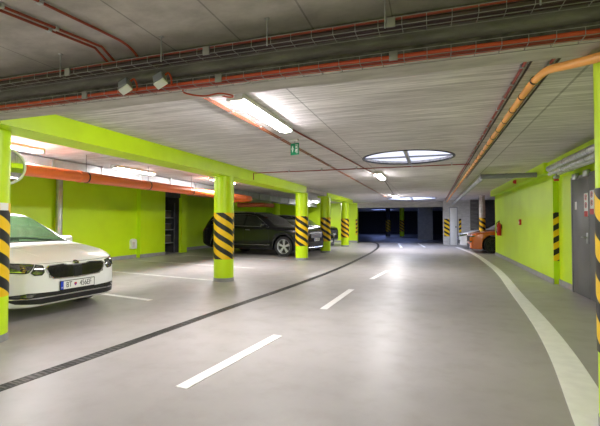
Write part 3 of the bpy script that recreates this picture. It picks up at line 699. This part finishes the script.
class Car:
    def __init__(s, name, spec, paint):
        s.S = spec; L = s.L = spec['L']; s.root = empty(name)
        q = np.unique(np.concatenate([np.linspace(0, 0.6, 50), np.linspace(0.6, L - 0.3, 150), np.linspace(L - 0.3, L, 24)]))
        T = lambda k: pchip(*zip(*spec[k]), q)
        zt, wb, zs, wr, zd, zb = T('zt'), T('wb'), T('zs'), T('wr'), T('zd'), T('zb')
        arch = np.zeros_like(q)
        for da in spec['axles']:
            Ra = spec['tr'] + 0.055; dd = np.abs(q - da); k = dd < Ra
            arch[k] = spec['tr'] + np.sqrt(Ra**2 - dd[k]**2)
        zb = np.maximum(zb, arch)
        rows = []
        for i in range(len(q)):
            w, z0, zsh = wb[i], zb[i], zs[i]; hgt = zsh - z0; tuck = spec.get('tuck', 0.965)
            P = [(0, z0), (0.7 * w, z0), (w * 0.955, z0 + 0.012), (w * 0.99, z0 + 0.22 * hgt), (w, z0 + 0.5 * hgt), (w * 0.992, z0 + 0.80 * hgt), (w * tuck, zsh), (wr[i], zt[i] - zd[i]), (wr[i] * 0.62, zt[i] - zd[i] * 0.3), (0, zt[i])]
            P = [np.array(p) for p in P]; out = []
            for a in range(len(P) - 1):
                p0 = P[max(a - 1, 0)]; p1 = P[a]; p2 = P[a + 1]; p3 = P[min(a + 2, len(P) - 1)]
                if a == len(P) - 2: p3 = np.array((-P[a][0], P[a][1]))
                l = np.linalg.norm(p2 - p1) + 1e-6
                m1 = (p2 - p0) / (np.linalg.norm(p2 - p0) + 1e-6) * l * 0.75; m2 = (p3 - p1) / (np.linalg.norm(p3 - p1) + 1e-6) * l * 0.75
                for k in range(5):
                    t = k / 5; out.append((2*t**3-3*t**2+1)*p1 + (t**3-2*t**2+t)*m1 + (-2*t**3+3*t**2)*p2 + (t**3-t**2)*m2)
            out.append(P[-1]); rows.append(out)
        V = []; F = []; n = len(rows[0]); full = 2 * n - 2
        for i, r in enumerate(rows):
            X = L / 2 - q[i]
            for p in r: V.append((X, -p[0], p[1]))
            for p in r[-2:0:-1]: V.append((X, p[0], p[1]))
        for i in range(len(rows) - 1):
            for j in range(full):
                a = i * full + j; b = i * full + (j + 1) % full; F.append((a, b, b + full, a + full))
        c0 = len(V); V.append((L / 2 + 0.012, 0, (zt[0] + zb[0]) / 2)); c1 = len(V); V.append((-L / 2 - 0.01, 0, (zt[-1] + zb[-1]) / 2))
        for j in range(full):
            F.append((c0, (j + 1) % full, j)); o = (len(rows) - 1) * full; F.append((c1, o + j, o + (j + 1) % full))
        me = MB(); me.add(V, F); me.build('body', paint, s.root, ang=50)
        s.bvh = BVHTree.FromPolygons([Vector(v) for v in V], F)
    def hit(s, mode, a, b):
        if mode == 'front': b += s.S.get('fz', 0)
        if mode == 'front': o, d = Vector((8, a, b)), Vector((-1, 0, 0))
        elif mode == 'back': o, d = Vector((-8, a, b)), Vector((1, 0, 0))
        elif mode == 'left': o, d = Vector((a, 5, b)), Vector((0, -1, 0))
        elif mode == 'right': o, d = Vector((a, -5, b)), Vector((0, 1, 0))
        else: o, d = Vector((a, b, 6)), Vector((0, 0, -1))
        r = s.bvh.ray_cast(o, d)
        if r[0] is None:
            r = s.bvh.find_nearest(o + d * (6 if mode in ('front', 'back') else 4))
            return r[0], -d
        n = r[1]
        if n.dot(d) > 0: n = -n
        return r[0], n
    def patch(s, name, mode, poly, m, off=0.004, step=0.035, parent=None):
        bm = bmesh.new(); bm.faces.new([bm.verts.new((x, y, 0)) for x, y in poly])
        for ax in (0, 1):
            lo = min(p[ax] for p in poly); hi = max(p[ax] for p in poly); k = lo + step
            while k < hi:
                no = Vector((1, 0, 0)) if ax == 0 else Vector((0, 1, 0))
                bmesh.ops.bisect_plane(bm, geom=bm.verts[:] + bm.edges[:] + bm.faces[:], plane_co=no * k, plane_no=no, dist=1e-5); k += step
        bm.verts.ensure_lookup_table(); vs = []
        for v in bm.verts:
            h, n = s.hit(mode, v.co.x, v.co.y); vs.append(h + n * off)
        nb = len(vs); be = [e for e in bm.edges if len(e.link_faces) == 1]
        fs = [[v.index for v in f.verts] for f in bm.faces]
        lower = []
        for v in bm.verts:
            h, n = s.hit(mode, v.co.x, v.co.y); lower.append(h - n * 0.006)
        fs += [[e.verts[0].index, e.verts[1].index, e.verts[1].index + nb, e.verts[0].index + nb] for e in be]
        bm.free(); return MB().add(vs + lower, fs).build(name, m, parent or s.root, ang=30)
    def trace(s, name, mode, pts, r, m, off=0.003, n=6, sub=8, closed=False, parent=None):
        pts = list(pts) + ([pts[0]] if closed else []); P = []
        for i in range(len(pts) - 1):
            for k in range(sub):
                t = k / sub; a = pts[i][0] * (1 - t) + pts[i + 1][0] * t; b = pts[i][1] * (1 - t) + pts[i + 1][1] * t
                h, nn = s.hit(mode, a, b); P.append(h + nn * off)
        h, nn = s.hit(mode, *pts[-1]); P.append(h + nn * off)
        return MB().tube(P, r, n).build(name, m, parent or s.root)
    def wheel(s, d, side, spokes=5, rim='alloy', rr=0.66, double=True):
        tr = s.S['tr']; w = 0.215; y = side * (s.S['track'] / 2)
        wr = bpy.data.objects.new('wheel', None); COL.objects.link(wr); wr.parent = s.root; wr.location = (s.L / 2 - d, y, tr)
        mt = Matrix.Rotation(-side * PI / 2, 4, 'X')   # local +z -> outward
        h = w / 2; q = rr * tr
        MB().lathe([(q, -h), (tr * 0.93, -h), (tr, -h * 0.75), (tr, h * 0.75), (tr * 0.95, h), (q + 0.01, h), (q, h * 0.8)], 40, mt).build('tyre', M['rubber'], wr)
        rm = MB(); rm.lathe([(q, -h), (q - 0.01, -h * 0.4), (q - 0.012, h * 0.7), (q - 0.002, h * 0.92), (q + 0.008, h * 0.95)], 40, mt)
        rm.lathe([(0, h * 0.72), (0.06, h * 0.7), (0.07, h * 0.5)], 24, mt)
        for k in range(spokes):
            a = 2 * PI * k / spokes + 0.3
            for da in ((-0.13, 0.13) if double else (0,)):
                rm.add([mt @ Matrix.Rotation(a + da, 4, 'Z') @ Vector(v) for v in ((0.03, -0.022, h * 0.45), (q, -0.02, h * 0.5), (q, 0.02, h * 0.5), (0.03, 0.022, h * 0.45), (0.03, -0.016, h * 0.74), (q, -0.014, h * 0.85), (q, 0.014, h * 0.85), (0.03, 0.016, h * 0.74))],
                       [(0, 1, 2, 3), (4, 5, 6, 7), (0, 1, 5, 4), (1, 2, 6, 5), (2, 3, 7, 6), (3, 0, 4, 7)])
        rm.build('rim', M[rim], wr)
        MB().disc(q - 0.012, h * 0.1, 32, mt).build('brake_disc', M['plastic'], wr, smooth=False)
    def wheels(s, **k):
        for d in s.S['axles']:
            for sd in (-1, 1): s.wheel(d, sd, **k)
    def mirror_(s, d, z, w, paint):
        x = s.L / 2 - d
        for sd in (-1, 1):
            y = sd * w; o = bpy.data.objects.new('wing_mirror', None); COL.objects.link(o); o.parent = s.root; o.location = (x, y, z)
            MB().rbox(-0.06, -0.11, -0.065, 0.07, 0.11, 0.075, 0.045, seg=4).build('mirror_shell', paint, o)
            MB().rbox(-0.064, -0.09, -0.05, -0.056, 0.09, 0.06, 0.004).build('mirror_glass', M['chrome'], o)
            MB().tube([(0.0, -sd * 0.09, -0.05), (0.02, -sd * 0.17, -0.08)], 0.02).build('mirror_arm', M['plastic'], o)
    def sides(s, polys, m='glass', name='side_window'):
        for md in ('left', 'right'):
            for p in polys: s.patch(name, md, [(s.L / 2 - d, z) for d, z in p], M[m], step=0.06)
    def seam(s, pts, r=0.004, m='plastic', name='door_seam'):
        for md in ('left', 'right'): s.trace(name, md, [(s.L / 2 - d, z) for d, z in pts], r, M[m], off=0.0)
    def sym(s, name, mode, poly, m, **k):
        s.patch(name, mode, poly, m, **k); s.patch(name, mode, [(-a, b) for a, b in poly][::-1], m, **k)
    def plate(s, z, chars, x_extra=0.012, dz=0.0, eu=True, yoff=0.0):
        h, n = s.hit('front', 0, z - s.S.get('fz', 0)); x = h.x + x_extra
        p = MB().rbox(x - 0.01, -0.26, z - 0.057, x + 0.004, 0.26, z + 0.057, 0.003).build('number_plate', M['pltwht'], s.root)
        MB().rbox(x + 0.003, -0.258, z - 0.055, x + 0.0055, -0.216, z + 0.055, 0.001).build('blue_band', M['blue'], p)
        base = Matrix(((0, 0, 1, x + 0.0045), (1, 0, 0, 0), (0, 1, 0, 0), (0, 0, 0, 1)))
        fr = MB()
        for (y0, y1, z0, z1) in ((-0.262, 0.262, 0.054, 0.062), (-0.262, 0.262, -0.062, -0.054), (-0.264, -0.257, -0.06, 0.06), (0.257, 0.264, -0.06, 0.06)): fr.box(x - 0.006, y0, z + z0, x + 0.006, y1, z + z1)
        fr.build('plate_frame', M['plastic'], p, smooth=False)
        for t, yc in chars:
            text_mesh('lettering', t, 0.105, M['ink'], p, Matrix.Translation((0, yc, z)) @ base, 0.0015, 0.72)
        text_mesh('country_code', 'SK', 0.026, M['pltwht'], p, Matrix.Translation((0.0018, -0.237, z - 0.03)) @ base, 0.001, 0.8)
        sh = MB().prism([(-0.017, 0.022), (0.017, 0.022), (0.017, -0.004), (0.0, -0.024), (-0.017, -0.004)], 0, 0.003); sh.v = [tuple(Matrix.Translation((0, -0.04, z)) @ base @ Vector(v)) for v in sh.v]
        sh.build('shield', M['redp'], p, smooth=False)
        s2 = MB().prism([(-0.012, 0.002), (0.012, 0.002), (0.0, -0.02)], 0, 0.004); s2.v = [tuple(Matrix.Translation((0, -0.04, z)) @ base @ Vector(v)) for v in s2.v]; s2.build('shield_base', M['blue'], p, smooth=False)
    def place(s, x, y, rz, label, cat='car'):
        s.root.location = (x, y, 0); s.root.rotation_euler = (0, 0, rz); tag(s.root, label, cat); return s

# ---- white liftback
WHITE = dict(fz=-0.03, L=4.68, tr=0.325, track=1.58, axles=(0.90, 3.59),
    zt=[(0, .675), (.02, .705), (.06, .735), (.15, .778), (.35, .845), (.7, .918), (1.12, .975), (1.24, 1.015), (1.60, 1.22), (1.95, 1.395), (2.15, 1.440), (2.6, 1.461), (3.3, 1.43), (3.8, 1.33), (4.4, 1.08), (4.6, 1.02), (4.68, .9)],
    wb=[(0, .50), (.02, .57), (.07, .66), (.16, .725), (.32, .805), (.6, .87), (1.5, .89), (3.8, .895), (4.3, .87), (4.55, .8), (4.68, .65)],
    zs=[(0, .625), (.06, .685), (.16, .735), (.35, .795), (.7, .86), (1.15, .925), (2, .95), (3.5, .97), (4.3, .97), (4.68, .82)],
    wr=[(0, .42), (.06, .55), (.16, .62), (.35, .69), (.7, .745), (1.12, .755), (1.3, .745), (1.95, .60), (2.6, .585), (3.6, .575), (4.4, .66), (4.68, .52)],
    zd=[(0, .012), (.3, .022), (1.0, .028), (1.3, .04), (2.0, .05), (3.6, .05), (4.68, .03)],
    zb=[(0, .25), (.02, .205), (.08, .185), (.3, .175), (1, .17), (4.2, .2), (4.6, .3), (4.68, .4)])
w = Car('car', WHITE, M['pwhite'])
w.wheels(spokes=5)
HL = 4.68 / 2
w.patch('windscreen', 'top', [(HL - 1.22, -0.70), (HL - 1.16, -0.35), (HL - 1.14, 0), (HL - 1.16, 0.35), (HL - 1.22, 0.70), (HL - 1.92, 0.565), (HL - 1.96, 0), (HL - 1.92, -0.565)], M['screen'], step=0.06)
w.trace('wiper_cowl', 'top', [(HL - 1.19, -0.72), (HL - 1.125, -0.35), (HL - 1.11, 0), (HL - 1.125, 0.35), (HL - 1.19, 0.72)], 0.014, M['plastic'], off=0.002)
w.trace('wiper', 'top', [(HL - 1.17, 0.45), (HL - 1.25, 0.1), (HL - 1.28, -0.2)], 0.008, M['plastic'], off=0.012)
w.trace('wiper', 'top', [(HL - 1.20, -0.05), (HL - 1.27, -0.35), (HL - 1.30, -0.6)], 0.008, M['plastic'], off=0.012)
w.sides([[(1.42, 0.965), (2.05, 1.345), (2.48, 1.385), (2.50, 0.985)], [(2.56, 0.985), (2.54, 1.385), (3.1, 1.36), (3.5, 1.27), (3.55, 1.0)], [(3.6, 1.01), (3.56, 1.255), (3.95, 1.1), (3.98, 1.04)]])
w.seam([(1.35, 0.92), (1.30, 0.6), (1.36, 0.3)]); w.seam([(2.52, 0.95), (2.52, 0.3)]); w.seam([(3.45, 0.95), (3.35, 0.65), (3.1, 0.45), (3.05, 0.3)])
for zz in (2.2, 3.15): w.seam([(zz, 0.83), (zz + 0.2, 0.832)], 0.012, 'pwhite', 'door_handle')
w.mirror_(1.5, 0.97, 0.92, M['pwhite'])
gp = [(-0.405, .722), (-0.20, .732), (-0.13, .715), (0.13, .715), (0.20, .732), (0.405, .722), (0.445, .695), (0.40, .60), (0.35, .562), (0, .545), (-0.35, .562), (-0.40, .60), (-0.445, .695)]
w.patch('grille', 'front', gp, M['plastic'], off=0.006)
w.trace('grille_surround', 'front', gp, 0.011, M['chrome'], off=0.008, closed=True)
for k in range(19):
    for sd in (-1, 1):
        y = sd * (0.075 + 0.0185 * k); top = 0.712 if abs(y) < 0.2 else 0.712 - 0.15 * max(0, abs(y) - 0.38); bot = 0.562 + 0.25 * max(0, abs(y) - 0.33)
        w.trace('grille_slat', 'front', [(y, bot), (y + sd * 0.006, top)], 0.0042, M['gloss'], off=0.016, sub=3)
w.patch('radar_cover', 'front', [(-0.055, .56), (0.055, .56), (0.055, .675), (-0.055, .675)], M['plastic'], off=0.016)
h, n_ = w.hit('front', 0, 0.742); bd_ = bpy.data.objects.new('badge', None); COL.objects.link(bd_); bd_.parent = w.root; bd_.location = h + n_ * 0.004
mt = n_.to_track_quat('Z', 'Y').to_matrix().to_4x4()
MB().lathe([(0, 0.006), (0.034, 0.005), (0.037, 0.0)], 28, mt).build('badge_disc', M['plastic'], bd_)
MB().lathe([(0.036, 0.0), (0.036, 0.008), (0.043, 0.006), (0.043, 0.0)], 28, mt, True).build('badge_ring', M['chrome'], bd_)
aw = MB().prism([(-0.026, -0.004), (-0.004, -0.004), (-0.008, -0.014), (0.024, 0.0), (0.004, 0.016), (-0.024, 0.018), (-0.006, 0.006), (-0.026, 0.004)], 0.006, 0.009); aw.v = [tuple(mt @ Vector(v)) for v in aw.v]; aw.build('badge_emblem', M['chrome'], bd_, smooth=False)
outer = [(0.565, .752), (0.60, .762), (0.80, .785), (0.855, .79), (0.86, .72), (0.80, .668), (0.66, .655), (0.635, .66)]
inner = [(0.475, .735), (0.55, .748), (0.61, .655), (0.575, .625), (0.50, .622), (0.47, .66)]
w.sym('headlight', 'front', outer, M['lens'], off=0.006); w.sym('headlight_inner', 'front', inner, M['lens'], off=0.006)
for sd in (-1, 1):
    w.trace('headlight_edge', 'front', [(sd * a, b) for a, b in outer], 0.006, M['plastic'], off=0.006, closed=True); w.trace('headlight_edge', 'front', [(sd * a, b) for a, b in inner], 0.006, M['plastic'], off=0.006, closed=True)
    w.patch('running_light', 'front', [(sd * a, b) for a, b in ((0.66, .672), (0.80, .684), (0.80, .674), (0.66, .662))], M['chrome'], off=0.010)
w.patch('lower_intake', 'front', [(-0.76, .375), (-0.64, .40), (-0.30, .385), (0.30, .385), (0.64, .40), (0.76, .375), (0.80, .34), (0.70, .335), (-0.70, .335), (-0.80, .34)], M['plastic'], off=0.005)
w.patch('lower_intake', 'front', [(-0.80, .32), (0.80, .32), (0.72, .27), (0.5, .25), (-0.5, .25), (-0.72, .27)], M['plastic'], off=0.005)
w.trace('intake_trim', 'front', [(-0.80, .345), (-0.7, .328), (0, .326), (0.7, .328), (0.80, .345)], 0.007, M['chrome'], off=0.008)
w.sym('fog_light', 'front', [(0.56, .388), (0.70, .382), (0.74, .362), (0.60, .345)], M['lens'], off=0.010)
for sd in (-1, 1): w.trace('bonnet_crease', 'top', [(HL - 0.22, sd * 0.36), (HL - 0.7, sd * 0.47), (HL - 1.1, sd * 0.54)], 0.008, M['pwhite'], off=-0.003)
w.trace('bonnet_seam', 'front', [(-0.60, .762), (-0.3, .757), (0, .757), (0.3, .757), (0.60, .762)], 0.003, M['plastic'], off=0.0)
w.plate(0.42, (('BT', -0.135), ('456EF', 0.118)))
rz = R(-5)
nose = Vector((-4.74, 4.37)); hd = Vector((math.cos(rz), math.sin(rz)))
c = nose - hd * HL; w.place(c.x, c.y, rz, 'white car parked nose-out behind the left edge column')

# ---- black SUV
SUV = dict(L=4.88, tr=0.375, track=1.66, axles=(0.92, 3.86),
    zt=[(0, .86), (.03, .92), (.1, .985), (.3, 1.05), (.7, 1.10), (1.25, 1.14), (1.40, 1.19), (1.8, 1.46), (2.1, 1.60), (2.4, 1.665), (3.0, 1.70), (3.8, 1.68), (4.35, 1.62), (4.6, 1.40), (4.8, 1.1), (4.88, .95)],
    wb=[(0, .66), (.03, .74), (.1, .82), (.25, .90), (.5, .955), (.9, .975), (2, .97), (4.1, .975), (4.5, .94), (4.8, .86), (4.88, .75)],
    zs=[(0, .80), (.1, .91), (.3, .97), (.7, 1.02), (1.3, 1.06), (2.5, 1.085), (4.0, 1.11), (4.6, 1.08), (4.88, .88)],
    wr=[(0, .56), (.1, .70), (.3, .78), (1.2, .82), (1.5, .80), (2.1, .68), (3, .66), (4.2, .65), (4.6, .70), (4.88, .62)],
    zd=[(0, .012), (.3, .025), (1.2, .03), (1.5, .045), (2.2, .05), (4.3, .05), (4.88, .03)],
    zb=[(0, .36), (.05, .28), (.3, .24), (1, .24), (4.3, .26), (4.7, .36), (4.88, .48)])
def suv_parts(v, paint, full=True):
    H = v.L / 2
    v.wheels(spokes=5, rr=0.70)
    v.patch('windscreen', 'top', [(H - 1.38, -0.76), (H - 1.30, 0), (H - 1.38, 0.76), (H - 2.12, 0.62), (H - 2.2, 0), (H - 2.12, -0.62)], M['glass'], step=0.08)
    wins = [[(1.72, 1.12), (2.2, 1.50), (2.62, 1.565), (2.66, 1.13)], [(2.74, 1.13), (2.70, 1.565), (3.45, 1.56), (3.60, 1.15)], [(3.68, 1.155), (3.55, 1.555), (4.1, 1.52), (4.36, 1.35), (4.30, 1.19)]]
    v.sides(wins)
    v.seam([(1.55, 1.095), (1.72, 1.105), (4.32, 1.175)], 0.009, 'chrome', 'window_trim'); v.seam([(1.55, 1.10), (1.95, 1.36), (2.25, 1.535), (2.7, 1.59), (3.5, 1.585), (4.1, 1.545), (4.42, 1.35)], 0.008, 'chrome', 'window_trim')
    v.seam([(1.60, 1.05), (1.52, 0.7), (1.60, 0.32)]); v.seam([(2.70, 1.08), (2.70, 0.32)]); v.seam([(3.72, 1.10), (3.55, 0.75), (3.42, 0.5), (3.38, 0.34)])
    v.seam([(1.5, 0.42), (3.3, 0.42)], 0.013, 'chrome', 'sill_trim')
    for zz in (2.40, 3.35): v.seam([(zz, 0.985), (zz + 0.2, 0.99)], 0.014, 'chrome', 'door_handle')
    for da in v.S['axles']:
        Ra = v.S['tr'] + 0.085
        v.seam([(da + Ra * math.cos(a), v.S['tr'] + Ra * math.sin(a)) for a in [PI * (0.02 + 0.96 * k / 14) for k in range(15)]], 0.016, 'plastic', 'arch_trim')
    v.mirror_(1.72, 1.17, 1.05, paint)
    g = [(-0.50, .88), (0.50, .88), (0.52, .82), (0.46, .68), (-0.46, .68), (-0.52, .82)]
    v.patch('grille', 'front', g, M['plastic'], off=0.006)
    for z in (.71, .75, .79, .83): v.trace('grille_bar', 'front', [(-0.48, z), (0, z), (0.48, z)], 0.008, M['chrome'], off=0.012)
    v.sym('headlight', 'front', [(0.56, .90), (0.86, .935), (0.88, .84), (0.78, .78), (0.58, .77)], M['lens'], off=0.006)
    v.patch('lower_intake', 'front', [(-0.66, .56), (0.66, .56), (0.6, .38), (-0.6, .38)], M['plastic'], off=0.005)
    v.sym('fog_light', 'front', [(0.68, .60), (0.84, .60), (0.84, .46), (0.70, .44)], M['lens'], off=0.006)
    v.trace('bumper_trim', 'front', [(-0.78, .345), (0, .335), (0.78, .345)], 0.012, M['chrome'], off=0.006)
    v.sym('tail_light', 'back', [(0.55, 1.02), (0.86, 1.04), (0.88, .92), (0.55, .93)], M['redp'], off=0.006)
    for sd in (-1, 1): MB().tube(smooth_path([(H - 2.35, sd * 0.665, 1.60), (H - 2.45, sd * 0.665, 1.675), (H - 3.2, sd * 0.655, 1.70), (H - 3.95, sd * 0.645, 1.675), (H - 4.1, sd * 0.645, 1.61)], 6), 0.013).build('roof_rail', M['chrome'], v.root)
    v.plate(0.62, (('BA', -0.135), ('417KL', 0.118)))
su = Car('suv', SUV, M['pblack']); suv_parts(su, M['pblack'])
nose = Vector((-4.20, 14.72)); rz = R(-8.5); hd = Vector((math.cos(rz), math.sin(rz))); c = nose - hd * (SUV['L'] / 2)
su.place(c.x, c.y, rz, 'black SUV parked behind the round lime columns, side towards the camera')
def car_copy(src, x, y, rz, label):
    r = copy_tree(src.root); r.location = (x, y, 0); r.rotation_euler = (0, 0, rz); tag(r, label, 'car'); return r
car_copy(w, -6.75, 18.1, R(-8), 'dark car mostly hidden behind the black SUV, next bay along')
car_copy(su, -7.65, 22.3, R(-8), 'farthest dark car in the left bays, nose showing between the last two columns')
for r in [o for o in COL.objects if o.parent is None and o.get('label', '').startswith('dark car mostly')]:
    for ch in r.children:
        if ch.name.startswith('body'):
            ch.data = ch.data.copy(); ch.data.materials[0] = M['pblack']

# ---- orange coupe
COUPE = dict(L=4.78, tr=0.345, track=1.62, axles=(0.86, 3.58),
    zt=[(0, .70), (.03, .75), (.1, .80), (.3, .87), (.8, .95), (1.5, 1.0), (1.65, 1.04), (2.2, 1.30), (2.5, 1.365), (2.8, 1.38), (3.4, 1.32), (4.1, 1.08), (4.6, 1.02), (4.78, .9)],
    wb=[(0, .70), (.03, .77), (.1, .84), (.25, .90), (.5, .945), (.9, .955), (2.5, .93), (3.6, .96), (4.3, .93), (4.78, .80)],
    zs=[(0, .66), (.1, .74), (.3, .81), (.8, .88), (1.6, .92), (2.5, .94), (3.8, .98), (4.5, .96), (4.78, .84)],
    wr=[(0, .56), (.1, .70), (.3, .74), (1.4, .76), (1.7, .74), (2.3, .57), (3, .54), (4.0, .62), (4.78, .62)],
    zd=[(0, .012), (.3, .022), (1.5, .03), (2.2, .05), (4.78, .03)],
    zb=[(0, .24), (.05, .17), (.3, .15), (1, .15), (4.3, .18), (4.78, .35)])
oc = Car('car', COUPE, M['porange']); H = COUPE['L'] / 2
oc.wheels(spokes=5, rim='plastic', rr=0.72)
oc.patch('windscreen', 'top', [(H - 1.62, -0.70), (H - 1.56, 0), (H - 1.62, 0.70), (H - 2.28, 0.52), (H - 2.34, 0), (H - 2.28, -0.52)], M['glass'], step=0.08)
oc.sides([[(1.95, 0.96), (2.45, 1.27), (2.9, 1.29), (3.2, 1.0)]]); oc.seam([(1.75, 0.9), (1.72, 0.5), (1.8, 0.25)]); oc.seam([(3.1, 0.95), (3.0, 0.3)])
oc.mirror_(1.9, 0.97, 0.98, M['porange'])
oc.patch('grille', 'front', [(-0.52, .69), (0.52, .69), (0.60, .58), (0.50, .48), (-0.50, .48), (-0.60, .58)], M['plastic'], off=0.006)
oc.sym('headlight', 'front', [(0.60, .70), (0.84, .735), (0.88, .68), (0.70, .635), (0.62, .63)], M['lens'], off=0.006)
oc.patch('lower_intake', 'front', [(-0.70, .36), (0.70, .36), (0.6, .24), (-0.6, .24)], M['plastic'], off=0.006)
oc.sym('fog_light', 'front', [(0.66, .48), (0.82, .50), (0.82, .44), (0.68, .42)], M['lens'], off=0.006)
oc.trace('front_splitter', 'front', [(-0.80, .18), (0, .175), (0.80, .18)], 0.014, M['plastic'], off=0.006)
oc.trace('side_marker', 'right', [(H - 0.42, .66), (H - 0.55, .67)], 0.014, M['redp'], off=0.003)
for md in ('left', 'right'): oc.trace('arch_trim', md, [(H - 0.86 - 0.42 * math.cos(a), 0.345 + 0.42 * math.sin(a)) for a in [PI * (0.02 + 0.96 * k / 14) for k in range(15)]], 0.012, M['porange'], off=0.0)
oc.place(1.50 + H, 18.95, PI + R(0), 'orange sports car poking out past the end of the right green wall')
# ---- silver car
SIL = dict(WHITE)
si = Car('car', SIL, M['psilver']); H = HL
si.wheels(spokes=5)
si.patch('windscreen', 'top', [(H - 1.22, -0.70), (H - 1.14, 0), (H - 1.22, 0.70), (H - 1.92, 0.565), (H - 1.96, 0), (H - 1.92, -0.565)], M['glass'], step=0.08)
si.sides([[(1.42, 0.965), (2.05, 1.345), (2.48, 1.385), (2.50, 0.985)], [(2.56, 0.985), (2.54, 1.385), (3.1, 1.36), (3.5, 1.27), (3.55, 1.0)]])
si.patch('grille', 'front', [(-0.40, .70), (0.40, .70), (0.36, .58), (-0.36, .58)], M['plastic'], off=0.006)
si.sym('headlight', 'front', [(0.50, .735), (0.82, .775), (0.84, .70), (0.66, .64), (0.52, .64)], M['lens'], off=0.006)
si.patch('lower_intake', 'front', [(-0.62, .46), (0.62, .46), (0.55, .28), (-0.55, .28)], M['plastic'], off=0.006)
si.mirror_(1.45, 0.98, 0.97, M['psilver']); si.plate(0.50, (('BL', -0.135), ('205PM', 0.118)))
si.place(1.24 + H, 21.3, PI, 'silver car behind the orange sports car, by the far concrete wall')

# ------------------------------------------------------------------ world, camera, colour
wd = bpy.data.worlds.new('World'); SC.world = wd; wd.use_nodes = True
bg = wd.node_tree.nodes['Background']; bg.inputs[0].default_value = (0.6, 0.7, 1.0, 1); bg.inputs[1].default_value = 0.3
cam = bpy.data.cameras.new('Camera'); co = bpy.data.objects.new('Camera', cam); COL.objects.link(co)
cam.sensor_fit = 'HORIZONTAL'; cam.sensor_width = 36; cam.lens = 24; cam.clip_start = 0.05; cam.clip_end = 200
co.location = (0, 0, 1.27); co.rotation_euler = (R(90 + 1.36), 0, R(18.26)); SC.camera = co
SC.view_settings.view_transform = 'Standard'; SC.view_settings.look = 'None'; SC.view_settings.gamma = 1.0; SC.view_settings.use_curve_mapping = False
SC.view_settings.exposure = 2.15
SC.cycles.use_denoising = True
SC.cycles.max_bounces = 10; SC.cycles.diffuse_bounces = 6; SC.cycles.glossy_bounces = 4
SC.cycles.sample_clamp_indirect = 6.0
